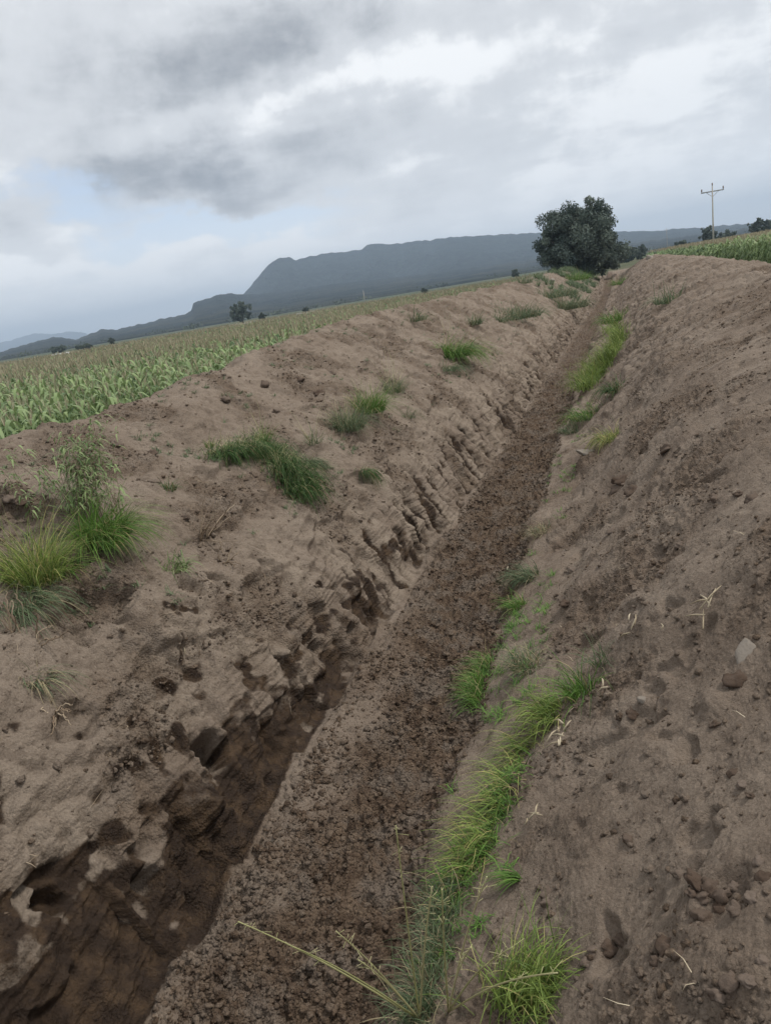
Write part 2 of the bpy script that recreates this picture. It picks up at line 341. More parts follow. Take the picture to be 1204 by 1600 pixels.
# normals in the x-z plane
tx = np.gradient(gx, axis=0); tz = np.gradient(gz, axis=0); L = np.sqrt(tx*tx+tz*tz)+1e-9; nx_ = -tz/L; nz_ = tx/L
arc = np.cumsum(np.where((K >= 0) & (K <= 23), L, 0), axis=0)
ii = np.where(inner); x = gx[ii]; yy = gy[ii]; z = gz[ii]; k_ = K[ii]; s = arc[ii]
win = sstep(k_, 0, 2)*(1-sstep(k_, 21.5, 23))*(1-sstep(yy, 112, 130))
face = sstep(k_, 6.6, 8)*(1-sstep(k_, 10.0, 10.6)); steep = sstep(k_, 7.7, 8.3)*(1-sstep(k_, 9.9, 10.3))
floor = sstep(k_, 10.2, 10.9)*(1-sstep(k_, 13.0, 13.7)); left = 1-sstep(k_, 7.5, 8.5); rightb = sstep(k_, 14, 15.5)
near = 1/(1+(yy/25)**2)
d = np.zeros_like(x)
d += 0.085*perlin(x*0.8, yy*0.8, z*0.8+5)*(1-floor)*(1-0.4*steep)
n2_ = perlin(x*2.1, yy*2.1, z*2.1); d += 0.045*n2_*(1-0.6*floor)
# rounded lumps with sharp hollows between (billow)
b1 = np.abs(perlin(x*3.7+9, yy*3.7, z*3.7)); d += (b1-0.25)*0.075*(0.35+0.65*left+0.5*face)*(1-floor)
rough_mask = sstep(perlin(x*0.9+31, yy*0.9, z*0.9) + 0.35*perlin(x*3+3, yy*3, z*3), -0.15, 0.35)
clodm = np.clip(0.18 + 0.85*rough_mask*(0.55+0.45*left) + 0.9*floor - 0.35*steep, 0, 1.2)
clodm *= np.where(rightb > 0.5, 1.0, 1.0); smooth_strip = (1-sstep(k_+0.5*perlin(x*2, yy*1.5), 11.2, 12.0))*sstep(k_, 10.0, 10.4)*(0.5+0.5*sstep(perlin(yy*0.6, x), -0.3, 0.2))*(1-0.8*sstep(yy, 6, 10)); clodm *= 1-0.7*smooth_strip
fr_ = sstep(yy, 8, 25)*(1-floor); d += fr_*(0.10*(np.abs(perlin(x*2.0+2, yy*2.0, z*2.0))-0.25) + 0.09*(np.abs(perlin(x*4.4+2, yy*3.4, z*4.4))-0.25))
b2 = np.abs(perlin(x*8.5, yy*8.5+4, z*8.5)); d += (b2-0.25)*(0.05+0.035*floor)*clodm
b3 = np.abs(perlin(x*17, yy*17, z*17+2)); d += (b3-0.25)*(0.034+0.024*floor)*clodm
b4 = np.abs(perlin(x*34+5, yy*34, z*34)); d += (b4-0.25)*0.020*(0.2+clodm)*(yy < 30)
d += 0.0045*perlin(x*62, yy*62, z*62)*(yy < 16)
# grooves and smears left by the bucket: run along the ditch, dipping towards the viewer
q = s*1.0 + yy*0.16 + 0.10*perlin(x*1.5, yy*1.0)
gr = perlin(q*7.0, yy*0.45) + 0.5*perlin(q*17, yy*0.8+9); d += 0.022*gr*face*(0.5+0.5*sstep(n2_, -0.3, 0.4)) + 0.014*gr*left*sstep(k_, 4.5, 6)
# slumping gullies running down the left face
q2 = yy*2.6 + s*0.7 + 0.5*perlin(x*2, yy*2, z*2)
gu = perlin(q2, s*0.8); d -= 0.09*np.clip(gu-0.12, 0, 1)*sstep(k_, 6.0, 7.6)*(1-sstep(k_, 9.8, 10.3))
q3 = yy*5.5 + s*1.2; gu3 = perlin(q3, s*1.3+7); d -= (0.13+0.12*sstep(yy, 6, 12))*np.clip(gu3-0.05, 0, 1)*steep
# broken blocks and hollows in the steep cut
bl = perlin(x*1.9+50, yy*1.9, z*3.2); bl2 = perlin(x*4.2+20, yy*4.2, z*6.5)
bl3 = perlin(x*9+20, yy*9, z*9); fr = (sstep(bl+0.1*bl3, 0.10, 0.26)*0.045 + sstep(bl2+0.15*bl3, 0.10, 0.30)*0.022 + 0.03*np.abs(bl3))*(0.5+0.5*(1-sstep(yy, 4.5, 8)))
d -= fr*sstep(k_, 7.2, 8.1)*(1-sstep(k_, 9.9, 10.3))
# layered striae low on the cut
d += 0.012*perlin(z*38+2*perlin(yy*1.3, z*2), yy*0.7)*steep
d += 0.016*perlin(z*13+0.5*yy+1.0*perlin(yy*0.8, z), yy*0.25)*sstep(k_, 8.3, 9.0)*(1-sstep(k_, 10.0, 10.3))
# right bank: small slides running downslope
q4 = yy*3.2 - s*0.55; d += 0.022*perlin(q4, s*0.7)*rightb + 0.012*perlin(q4*2.6, s*1.4+3)*rightb
d -= 0.05*sstep(perlin(x*2.6+70, yy*2.6, z*2.6)+0.25*perlin(x*9, yy*9, z*9), 0.42, 0.60)*rightb
d += 0.10*sstep(perlin(x*1.1+14, yy*0.8, z), 0.1, 0.6)*sstep(k_, 14.3, 14.8)*(1-sstep(k_, 15.8, 16.6))
# tooth marks along the floor
fl1 = perlin(x*5.5+0.8*perlin(x*1.5, yy*1.5), yy*1.6); d += (0.035*np.abs(perlin(x*4+60, yy*3.2)) - 0.045*np.clip(fl1-0.1, 0, 1))*floor*(1-0.8*smooth_strip)
d += 0.020*perlin(x*7+0.6*perlin(x, yy*1.2), yy*0.9)*floor - 0.05*np.clip(perlin(x*1.3+8, yy*0.9), 0, 1)*floor + 0.07*sstep(perlin(x*1.1+40, yy*0.55), 0.1, 0.5)*floor*(1-sstep(k_, 11.3, 12.3))
tq = s*1.25 + 0.55*perlin(x*0.9, yy*0.8) + 0.12*perlin(x*4, yy*4, z*4); fq = tq-np.floor(tq); saw = np.where(fq < 0.93, fq/0.93, (1-fq)/0.07)
d += 0.085*(saw-0.5)*sstep(perlin(x*0.7+90, yy*0.6), -0.25, 0.25)*sstep(k_, 4.4, 5.4)*(1-sstep(k_, 7.4, 8.2))*(yy < 40)
d *= win
X = x + nx_[ii]*d; Yv = yy + 0.0*d; Z = z + nz_[ii]*d
# hollows dug back under the lip (y, z, half-length, half-height, depth)
for (cy, cz, ry, rz, dep) in ((2.75, -0.10, 0.16, 0.07, 0.16), (3.35, -0.34, 0.12, 0.07, 0.12), (5.75, -0.15, 0.13, 0.08, 0.14), (6.6, -0.25, 0.1, 0.1, 0.10), (8.2, -0.3, 0.12, 0.16, 0.10), (10.3, -0.3, 0.15, 0.18, 0.12), (12.6, -0.3, 0.15, 0.2, 0.12), (14.9, -0.3, 0.15, 0.2, 0.12)):
    wz = z + 0.05*perlin(yy*5, z*7); wy = yy + 0.07*perlin(yy*4+3, z*5)
    g = np.exp(-(((wy-cy)/ry)**2 + ((wz-cz)/rz)**2)**2)*sstep(k_, 7.6, 8.1)*(1-sstep(k_, 10.1, 10.5)); X = X - dep*g; Z = Z + 0.10*dep*g*np.sign(wz-cz)
gx[ii] = X; gy[ii] = Yv; gz[ii] = Z
# single hollows (-) and mounds (+) seen in the photograph: px, py, radius in metres, depth
bx = gx[:, ::4].ravel(); by = gy[:, ::4].ravel(); bz = base_grid[:, ::4].ravel(); bd = np.stack([bx, by, bz-CAM_H], -1); bw = bd@FW.astype(np.float32)
bu = 602+FPX*(bd@RV.astype(np.float32))/bw; bv = 800-FPX*(bd@UV.astype(np.float32))/bw; bu[bw < 0.4] = -9999
def base_at(px, py):
    c = np.where((abs(bu-px) < 14) & (abs(bv-py) < 14))[0]; return c if not len(c) else bd[c[np.argmin(bw[c])]]+np.array([0, 0, CAM_H])
XX, YY_, ZZ_ = gx[ii], gy[ii], gz[ii]; wn = 0.35*perlin(XX*4+3, YY_*4, ZZ_*4)+0.25*perlin(XX*11+3, YY_*11, ZZ_*11)
for (px, py, r_, dep) in ((165, 925, .26, -.20), (110, 960, .20, -.16), (250, 1000, .28, .10), (60, 1010, .26, .10), (300, 905, .14, -.10), (350, 885, .10, -.12), (215, 1080, .3, .06), (130, 1110, .16, -.10),
    (345, 1168, .17, -.50), (335, 1262, .14, .14), (600, 948, .08, -.16), (508, 1002, .09, -.16), (80, 1378, .12, -.20), (240, 1370, .10, -.16), (565, 985, .08, -.12), (640, 820, .1, -.12), (690, 770, .1, -.12),
    (470, 790, .28, .06), (430, 870, .12, -.10), (335, 790, .2, -.06), (1199, 958, .085, -.20), (978, 1048, .04, -.08), (1052, 1016, .03, -.07), (968, 756, .11, -.07), (1040, 700, .07, -.08), (1140, 690, .12, -.06),
    (20, 790, .22, -.10), (95, 775, .2, -.05), (400, 610, .3, .08), (300, 640, .35, .10), (520, 570, .3, .08), (1105, 1090, .10, .05), (1000, 1200, .3, .05), (900, 1290, .06, -.05), (945, 1490, .07, -.05), (1110, 1400, .14, -.05), (730, 610, .5, .08), (560, 620, .4, .08), (925, 775, .14, .05)):
    c = base_at(px, py)
    if not len(c): continue
    e_ = (np.sqrt((XX-c[0])**2+(YY_-c[1])**2+(ZZ_-c[2])**2)/r_ + wn); g = dep*(1-sstep(e_, 0.55, 1.15) if dep < 0 else np.exp(-e_*e_*1.2))
    XX = XX+nx_[ii]*g; ZZ_ = ZZ_+nz_[ii]*g
gx[ii] = XX; gz[ii] = ZZ_; del bx, by, bz, bd, bw
# gentle ground beyond
far_m = (gy > 150) | (gx < -11) | (gx > 9)
gz += (far_m*0.02*perlin(gx*0.5, gy*0.5)).astype(np.float32)
A = lambda f: (lambda a: (a.__setitem__(ii, f), a)[1])(np.zeros((NX, NY), np.float32))
wet_shade_v = np.clip((sstep(k_+1.1*bl3+1.6*bl2+0.9*bl-0.75*sstep(yy, 4.0, 7.5), 7.9, 9.1)*(1-sstep(k_, 10.15, 10.6)))*(0.25+0.75*sstep(perlin(yy*0.8, z*1.5)+(7-yy)*0.22, -0.45, 0.5)) + 0.4*fr*face*near, 0, 1)
wet_shade_v += 0.55*sstep(k_, 7.0, 8.4)*(1-sstep(k_, 10.1, 10.6))*(1-sstep(yy, 2.2, 3.6)) + 0.30*sstep(gu, 0.1, 0.4)*steep + 0.9*sstep(gu3, 0.08, 0.35)*steep*sstep(yy, 6, 9)  # gully terms darken the slots of the cut: shade painted as soil colour
wet_shade_v += 0.5*floor*sstep(perlin(x*2+4, yy*1.3), 0.25, 0.6)
WET_SHADE = A(wet_shade_v); CR = A(np.clip(floor*1.1*sstep(k_, 10.6, 11.8)*(1-0.9*smooth_strip) + 0.30*floor*(1-smooth_strip) + 0.7*rough_mask*(1-sstep(perlin(x*1.5, yy*1.5), 0.0, 0.5))*(1-floor)*0.8, 0, 1))
SA = A(face*(1-floor)*sstep(perlin(x*1.2+6, yy*1.2, z), -0.35, 0.3) + 0.25*left)
FAR = np.where((K < 0) | (K > 50) | (gy > 131), 1.0, 0.0)*1.0
FAR = np.clip(FAR*sstep(np.maximum(np.maximum(-9.6-gx, gx-7.4), gy-131), 0, 3), 0, 1)
idx = np.arange(NX*NY).reshape(NX, NY)
Fq = np.stack([idx[:-1, :-1], idx[1:, :-1], idx[1:, 1:], idx[:-1, 1:]], -1).reshape(-1, 4)
TV = np.stack([gx, gy, gz], -1).reshape(-1, 3)
ground = link('ground', mesh_data('ground', TV, Fq, MSOIL, True, {'wet_shade': WET_SHADE.ravel(), 'crumb': CR.ravel(), 'sandy': SA.ravel(), 'far': FAR.ravel()}))
meta(ground, 'bare brown earth with a straight muddy ditch between two spoil banks', 'ground', kind='structure')
del Fq
# screen coordinates of the surface, to find the ground point a photo feature stands on
sel = np.where((K.ravel() >= 0) & (K.ravel() <= 23) & (gy.ravel() > 0.7) & (gy.ravel() < 131))[0]
SV = TV[sel]; dd = SV - np.array([0, 0, CAM_H], np.float32); wv = dd@FW.astype(np.float32)
SX = 602 + FPX*(dd@RV.astype(np.float32))/wv; SY = 800 - FPX*(dd@UV.astype(np.float32))/wv
SX = np.where(wv > 0.3, SX, -9999)
def at(px, py):
    for r in (3, 6, 12, 30, 80):
        c = np.where((abs(SX-px) < r) & (abs(SY-py) < r))[0]
        if len(c): return Vector(SV[c[np.argmin(wv[c])]].tolist())
    raise ValueError((px, py))
_fi = {}
def surf_near(xw, yw):
    j = int(np.argmin(abs(ys-yw))); i = int(np.argmin(abs(gx[:, j]-xw))); return Vector((float(gx[i, j]), float(gy[i, j]), float(gz[i, j])))
def down_at(p):
    j = int(np.argmin(abs(ys-p.y))); i = int(np.argmin(abs(gx[:, j]-p.x)+abs(gz[:, j]-p.z)))
    a = gx[max(i-14, 0), j], gz[max(i-14, 0), j]; b = gx[min(i+14, NX-1), j], gz[min(i+14, NX-1), j]
    v = np.array([b[0]-a[0], 0, b[1]-a[1]], float); v /= np.linalg.norm(v)+1e-9
    return v if v[2] < 0 else -v

# ------------------------------------------------------------------ soil crumbs and clods
def ico(sub=1):
    import bmesh
    bm = bmesh.new(); bmesh.ops.create_icosphere(bm, subdivisions=sub, radius=1.0)
    V = np.array([v.co[:] for v in bm.verts]); F = np.array([[v.index for v in f.verts] for f in bm.faces]); bm.free(); return V, F
I1, F1 = ico(1); I2, F2 = ico(2); I3, F3 = ico(3)
rs = np.random.RandomState(11)
def scatter(n, kr, yr, mask=None, pw=1.0):
    """random surface vertices; rows are log spaced so pick y first"""
    kl = np.where((kk >= kr[0]) & (kk <= kr[1]))[0]
    out = []
    while len(out) < n:
        m = n*3; y_ = yr[0]*(yr[1]/yr[0])**(rs.rand(m)**pw); j = np.clip(np.searchsorted(ys, y_), 0, NY-1); i = kl[rs.randint(0, len(kl), m)]
        keep = np.ones(m, bool) if mask is None else (rs.rand(m) < mask(gx[i, j], gy[i, j], gz[i, j]))
        out += list(zip(i[keep], j[keep]))
    out = out[:n]; i, j = np.array(out).T; return i, j
def crumbs(name, n, kr, yr, smin, smax, mask, pw, label, shade=(0.1, 0.9)):
    i, j = scatter(n, kr, yr, mask, pw)
    P = np.stack([gx[i, j], gy[i, j], gz[i, j]], -1)
    sz = smin*(smax/smin)**(rs.rand(n)**3.0)
    Fs, Vs, At, n0 = [], [], [], 0
    big = (sz*FPX/np.linalg.norm(P-np.array([0, 0, CAM_H]), axis=1)) > 7
    for I_, F_, am, sel_ in ((I1, F1, 0.30, ~big), (I2, F2, 0.0, big)):
        J = np.where(sel_)[0]; m = len(J)
        if not m: continue
        V = np.repeat(I_[None], m, 0)
        if am: V = V*(1+am*rs.normal(size=(m, len(I_), 1)).clip(-1.6, 1.6))
        else:
            o = rs.rand(m, 1, 3)*60; q_ = V*1.5+o; V = V*(0.9+0.75*perlin(q_[..., 0], q_[..., 1], q_[..., 2])+0.09*rs.normal(size=(m, len(I_))))[..., None]
        V = V*(0.65+0.7*rs.rand(m, 1, 3)); ang = rs.rand(m)*6.28; c, s_ = np.cos(ang), np.sin(ang)
        V = np.stack([V[..., 0]*c[:, None]-V[..., 1]*s_[:, None], V[..., 0]*s_[:, None]+V[..., 1]*c[:, None], V[..., 2]*0.8], -1)
        V = V*sz[J][:, None, None] + P[J][:, None]; V[..., 2] += (sz[J]*0.12)[:, None]
        Fs.append((F_[None] + (np.arange(m)*len(I_))[:, None, None]).reshape(-1, 3)+n0); Vs.append(V.reshape(-1, 3)); n0 += m*len(I_)
        At.append(np.repeat(shade[0]+(shade[1]-shade[0])*rs.rand(m), len(I_)))
    a = np.concatenate(At); W_ = np.vstack(Vs)
    o = link(name, mesh_data(name, W_, np.vstack(Fs), MSOIL, False, {'crumb': a, 'wet_shade': a*0, 'sandy': a*0, 'far': a*0})); meta(o, label, 'soil', kind='stuff')
patch = lambda X_, Y_, Z_: sstep(perlin(X_*0.9+31, Y_*0.9, Z_*0.9) + 0.5*perlin(X_*2.6+3, Y_*2.6, Z_*2.6), 0.0, 0.55)
crumbs('floor_crumbs', 26000, (10.7, 14.0), (1.8, 26), 0.006, 0.030, lambda a, b, c: 0.25+0.75*sstep(perlin(a*1.8, b*1.2), -0.3, 0.3), 0.8, 'loose dark brown crumbs covering the ditch floor', (0.6, 1.2))
crumbs('right_bank_crumbs', 26000, (15.5, 20.5), (0.9, 22), 0.004, 0.026, lambda a, b, c: 0.12+patch(a, b, c), 0.8, 'small crumbs of earth scattered over the right spoil bank', (0.0, 1.0))
crumbs('left_bank_crumbs', 20000, (1.5, 8.2), (2.4, 24), 0.005, 0.028, lambda a, b, c: 0.06+patch(a, b, c), 0.8, 'small crumbs of earth scattered over the left spoil bank', (0.0, 1.0))
def clod_mesh(seed, squash=0.75, mat=MCLOD, a=0.3):
    r = np.random.RandomState(seed); o = r.rand(3)*50; V = I3.copy()
    n = perlin(V[:, 0]*1.3+o[0], V[:, 1]*1.3+o[1], V[:, 2]*1.3+o[2])*0.55 + np.abs(perlin(V[:, 0]*3.5+o[0], V[:, 1]*3.5, V[:, 2]*3.5))*0.45
    V = V*(0.85+n[:, None]); V[:, 2] *= squash
    return mesh_data('dirt_clod', V, F3, mat, True, {'var': np.full(len(V), a)})
CL = [clod_mesh(i, 0.6+0.3*rs.rand(), a=0.05+0.1*i) for i in range(6)]
def clods(pts, label, group):
    for q, (px, py, r) in enumerate(pts):
        p = at(px, py); dist = (p-Vector((0, 0, CAM_H))).length; R_ = r*dist/FPX
        o = link('dirt_clod', CL[q % 6], None, p + Vector((0, 0, -R_*0.05)), (rs.rand()*0.6, rs.rand()*0.6, rs.rand()*6.28), (R_, R_*(0.7+0.5*rs.rand()), R_*0.8)); meta(o, label, 'clod', group)
clods([(970, 748, 17), (985, 765, 13), (958, 765, 10), (1038, 700, 10), (1058, 850, 8), (893, 888, 9), (880, 944, 9), (1150, 770, 8), (1172, 778, 9), (1112, 778, 8), (952, 828, 7), (1030, 895, 8), (985, 1115, 8), (1115, 1130, 8)],
      'dark rounded clod of damp earth lying halfway up the right spoil bank', 'dark clods on the middle of the right bank')
clods([(1085, 1375, 15), (1110, 1388, 13), (1130, 1400, 14), (1095, 1402, 10), (1148, 1385, 9), (1172, 1402, 12), (1122, 1418, 10), (1080, 1395, 9), (1100, 1432, 12), (1150, 1420, 9), (1060, 1362, 9), (1185, 1345, 9), (1040, 1478, 14), (1022, 1500, 9), (1060, 1490, 9), (1140, 1540, 14), (1120, 1555, 11), (1165, 1530, 10), (1195, 1370, 10), (950, 1480, 12), (968, 1470, 10), (922, 1485, 9), (915, 1502, 9), (1160, 1225, 9), (1145, 1205, 9), (1172, 1240, 7), (978, 1310, 9), (850, 1395, 9), (853, 1408, 8), (1190, 1500, 9)],
      'brown clod among the heap of loose clods at the near foot of the right bank', 'loose clods near the viewer on the right bank')
clods([(495, 612, 8), (470, 590, 7), (415, 600, 8), (355, 622, 8), (180, 690, 8), (15, 780, 10), (40, 782, 10), (240, 705, 8), (290, 806, 7), (430, 640, 6), (520, 580, 6), (240, 750, 7)],
      'dark lump of earth on the top of the left spoil bank', 'lumps on the left bank')

# ------------------------------------------------------------------ grass
def blades(mb, n, spread, length, seed, droop=1.0, bias=(0, 0, 0), width=0.006, upr=1.0, dry=0.12, seg=6, base=None, shade=(0.1, 1.0)):
    r = np.random.RandomState(seed)
    an = r.rand(n)*2*math.pi; rr = np.sqrt(r.rand(n))*spread
    P = np.stack([np.cos(an)*rr, np.sin(an)*rr*1.0, np.zeros(n)], -1) if base is None else base[r.randint(0, len(base), n)] + r.normal(size=(n, 3))*np.array([spread, spread, 0.0])
    ln = length*(0.45+0.75*r.rand(n)); dirv = np.stack([np.cos(an)*0.55*r.rand(n), np.sin(an)*0.55*r.rand(n), np.full(n, upr)], -1) + r.normal(size=(n, 3))*0.22 + np.array(bias)
    dirv /= np.linalg.norm(dirv, axis=1)[:, None]
    an2 = r.rand(n)*2*math.pi; side = np.stack([np.cos(an2), np.sin(an2), np.zeros(n)], -1)
    rows = []; cur = P.copy(); cur[:, 2] -= 0.02
    dr = droop*(0.5+r.rand(n))
    for k in range(seg+1):
        w = width*(0.7+0.6*r.rand(n) if k == 0 else 1)*np.ones(n)*(1-(k/seg)**1.6)*0.5 + 0.0004
        rows.append(cur - side*w[:, None]); rows.append(cur + side*w[:, None])
        cur = cur + dirv*(ln/seg)[:, None]
        dirv = dirv + np.stack([dirv[:, 0]*0.12, dirv[:, 1]*0.12, -0.34*dr], -1) + np.array(bias)*0.12 + r.normal(size=(n, 3))*0.05
        dirv /= np.linalg.norm(dirv, axis=1)[:, None]
    V = np.stack(rows, 1).reshape(-1, 3); m = 2*(seg+1)
    f = np.array([[2*k, 2*k+1, 2*k+3, 2*k+2] for k in range(seg)])
    F = (f[None]+(np.arange(n)*m)[:, None, None]).reshape(-1, 4)
    a = shade[0]+(shade[1]-shade[0])*r.rand(n); a = np.where(r.rand(n) < dry, 1.7, a)
    mb.add(V, F, np.repeat(a, m))
def tuft(px, py, label, n=160, spread=0.1, length=0.35, mat=None, droop=1.0, slope=0.0, bias=(0, 0, 0), cat='grass tuft', group=None, stalks=0, name='grass_tuft', **kw):
    p = at(px, py); seed = int(px*7+py); dn = down_at(p)
    mb = MB(); blades(mb, n, spread, length, seed, droop, tuple(np.array(bias)+dn*slope), **kw)
    o = link(name, mb.data(name, mat or MGRASS), None, p); meta(o, label, cat, group)
    if stalks:
        mb = MB(); blades(mb, stalks, spread*0.6, length*1.9, seed+5, droop*0.35, tuple(np.array(bias)*0.7+dn*slope*0.3), width=0.004, dry=0)
        link('seed_stalk', mb.data('seed_stalk', MSEED), o)
    return o
def strip(path, label, n, spread, length, mat, seed, name='grass_strip', bias=(0, 0, 0), droop=1.0, **kw):
    """grass growing along a polyline of photo points"""
    base = []
    for (a, b) in zip(path[:-1], path[1:]):
        for t in np.linspace(0, 1, 14): base.append(np.array(at(a[0]+(b[0]-a[0])*t, a[1]+(b[1]-a[1])*t)))
    base = np.array(base); c = base.mean(0); mb = MB(); blades(mb, n, spread, length, seed, droop, bias, base=base-c, **kw)
    # drop every blade root on to the soil
    o = link(name, mb.data(name, mat), None, Vector(c.tolist())); meta(o, label, 'grass', kind='stuff'); return o
# left bank
tuft(60, 905, 'yellow green grass tuft with tall thin seed stalks at the left edge', 640, 0.19, 0.60, MLIME, 0.75, 0.0, dry=0.18, stalks=14)
tuft(35, 945, 'sprawling dull green grass hanging over the earth ledge at the left edge', 260, 0.22, 0.42, MGREY, 1.5, 0.5, width=0.008)
tuft(165, 845, 'thick green grass tuft drooping over a hollow below the leafy weed', 900, 0.20, 0.55, MGRASS, 1.1, 0.25, width=0.008)
tuft(105, 890, 'thin curved grass blades between the yellow tuft and the thick green tuft', 150, 0.13, 0.32, MGRASS, 1.6, 0.4)
for (px, py, nb, L_) in ((350, 712, 300, .34), (385, 708, 330, .36), (420, 712, 330, .38), (448, 745, 280, .36), (468, 768, 220, .30)): pass
def sod(pts, label, n, length, mat, seed, **kw):
    base = np.array([np.array(at(a, b)) for a, b in pts]); dense = []
    for a, b in zip(base[:-1], base[1:]):
        for t in np.linspace(0, 1, 10): dense.append(a+(b-a)*t)
    dense = np.array(dense); c = dense[0]; mb = MB(); blades(mb, n, 0.12, length, seed, base=dense-c, **kw)
    o = link('grass_sod', mb.data('grass_sod', mat), None, Vector(c.tolist())); meta(o, label, 'grass tuft'); return o, dense, c
o, dn_, c0 = sod([(335, 708), (370, 700), (410, 700), (440, 728), (462, 752), (476, 772)], 'dark green overturned grass sod curling down the top of the left bank', 3400, 0.42, MGRASSD, 91, droop=2.0, bias=(0.35, -0.1, -0.25), width=0.007, dry=0.06)
mb = MB(); blades(mb, 500, 0.09, 0.36, 93, 0.9, (0.1, 0, 0.1), base=dn_-c0, width=0.003, dry=0.3); link('seed_haze', mb.data('seed_haze', MSEED), o)
tuft(410, 690, 'small upright tuft of grass on top of the dark overturned sod', 120, 0.07, 0.34, MGRASS, 0.6, 0, stalks=10)
tuft(545, 668, 'soft round blue green grass tuft on the left bank', 800, 0.26, 0.50, MGREY, 1.0, 0.1, stalks=30)
tuft(578, 640, 'bright green grass tuft with loose stalks above the round blue green tuft', 620, 0.24, 0.62, MGRASS, 0.9, 0.2, stalks=16)
tuft(612, 610, 'faint brownish green grass tuft behind the bright green tuft', 240, 0.2, 0.5, MGREY, 0.8, 0.1, stalks=20)
tuft(570, 735, 'narrow grass tuft hanging down the bank below the round tuft', 160, 0.07, 0.38, MGRASSD, 1.8, 0.8)
tuft(640, 650, 'sparse pale weed tuft beside a crumbling edge right of the bright tuft', 90, 0.12, 0.36, MGREY, 1.0, 0.3)
tuft(488, 722, 'grey green grass tuft just right of the dark overturned sod', 200, 0.09, 0.34, MGREY, 1.6, 0.7)
tuft(490, 690, 'thin weeds with bare stalks above the grey green tuft', 70, 0.12, 0.34, MGREY, 0.8, 0.1, stalks=8)
tuft(266, 762, 'small isolated green tuft left of the dark overturned sod', 90, 0.06, 0.20, MGRASSD, 0.9, 0.1)
tuft(325, 695, 'tiny light green tuft at the left end of the overturned sod', 60, 0.05, 0.18, MGRASS, 0.9, 0.1)
tuft(272, 888, 'low tangled weed with narrow leaves in the middle of the left bank', 110, 0.13, 0.22, MWEED, 1.0, 0.2, width=0.012)
tuft(62, 1060, 'pale grass tuft with dry roots at the left edge below the sod ledge', 110, 0.10, 0.28, MGREY, 1.4, 0.6, dry=0.4)
tuft(708, 555, 'grass tuft flopping sideways on the left bank halfway to the tree', 700, 0.40, 0.95, MGRASS, 1.4, 0.4, width=0.012, stalks=12)
tuft(700, 575, 'short pale grass in front of the flopping tuft halfway to the tree', 180, 0.25, 0.5, MGREY, 1.5, 0.5, width=0.012)
tuft(745, 505, 'small green tuft on the left bank beyond the flopping tuft', 150, 0.2, 0.6, MGREY, 1.0, 0.1, width=0.014)
tuft(785, 500, 'faded grey green grass patch on the left bank near its pale edge', 260, 0.5, 0.7, MGREY, 1.2, 0.3, width=0.016)
for (px, py, n, sp, ln, mt, lb) in ((812, 495, 500, .9, 1.0, MGREY, 'grey green grass low on the left bank where the ditch narrows'), (862, 462, 900, 1.6, 1.0, MGREY, 'faded green grass mound on the left bank just before the big tree'),
     (885, 480, 900, 1.2, 1.1, MGREY, 'faded grass spilling to the ditch edge under the grass mound before the big tree'), (897, 436, 700, 1.4, 1.4, MGRASS, 'green grass at the foot of the big tree'),
     (922, 428, 500, 1.1, 1.4, MGREY, 'grey grass clump where the ditch ends beyond the tree'), (820, 440, 160, .5, .9, MGREY, 'sparse grass on the crest of the left bank left of the big tree'),
     (650, 500, 110, .35, .6, MGREY, 'small weed on the crest of the left bank beside the corn'), (966, 443, 420, 0.8, 1.1, MGRASS, 'dark green grass at the far right edge of the ditch'),
     (1040, 472, 120, .35, .7, MGREY, 'small weed growing alone halfway up the right bank'), (962, 500, 420, .7, .9, MGRASS, 'green grass on the ditch edge just beyond the bright strip')):
    tuft(px, py, lb, n, sp, ln, mt, 1.1, 0.2, width=0.022)
# right ledge of the ditch
strip([(952, 512), (968, 530), (955, 555), (940, 575), (925, 590), (912, 608)], 'bright yellow green grass strip along the right edge of the ditch', 2300, 0.15, 0.75, MLIME, 31, bias=(-0.2, 0, 0.0), width=0.013, dry=0.06)
tuft(957, 610, 'dark green grass tuft below the bright strip on the right edge', 260, 0.18, 0.55, MGRASSD, 1.3, 0.4, width=0.010)
tuft(915, 650, 'low green grass patch spreading onto the ditch floor', 420, 0.34, 0.45, MGRASS, 1.3, 0.3, width=0.009)
tuft(950, 685, 'yellowing grass tuft drooping on the right edge of the ditch', 260, 0.17, 0.45, MLIME, 1.5, 0.4, width=0.008, dry=0.4)
tuft(888, 672, 'small pale green patch of grass beside the ditch floor', 200, 0.2, 0.35, MGREY, 1.2, 0.2, width=0.008)
tuft(845, 830, 'dry straw coloured grass on the ledge of the ditch', 160, 0.13, 0.30, MGREY, 1.3, 0.3, dry=0.7)
tuft(822, 900, 'grey green grass tuft with a pale stalk leaning over the ditch floor', 280, 0.14, 0.34, MGREY, 1.4, 0.3, bias=(-0.25, 0, 0), width=0.007)
tuft(808, 945, 'fine green grass tuft under the leaning grey green tuft', 200, 0.11, 0.26, MGRASS, 1.1, 0.2, bias=(-0.2, 0, 0))
strip([(762, 1035), (752, 1060), (745, 1085), (742, 1105)], 'upright green grass in the shadow of the ledge beside the ditch floor', 620, 0.035, 0.30, MGRASS, 41, bias=(-0.35, 0, 0), width=0.006)
tuft(820, 1040, 'dusty grass with dry stems half buried on the ledge', 260, 0.13, 0.30, MGREY, 1.1, 0.2, dry=0.45)
tuft(905, 1085, 'long bladed green tuft spreading on the right bank', 150, 0.10, 0.40, MGRASS, 1.1, 0.3, width=0.007, bias=(0.1, 0, 0))
tuft(860, 1112, 'bright green tuft with arching blades left of the long bladed one', 260, 0.12, 0.34, MLIME, 1.3, 0.4, width=0.007)
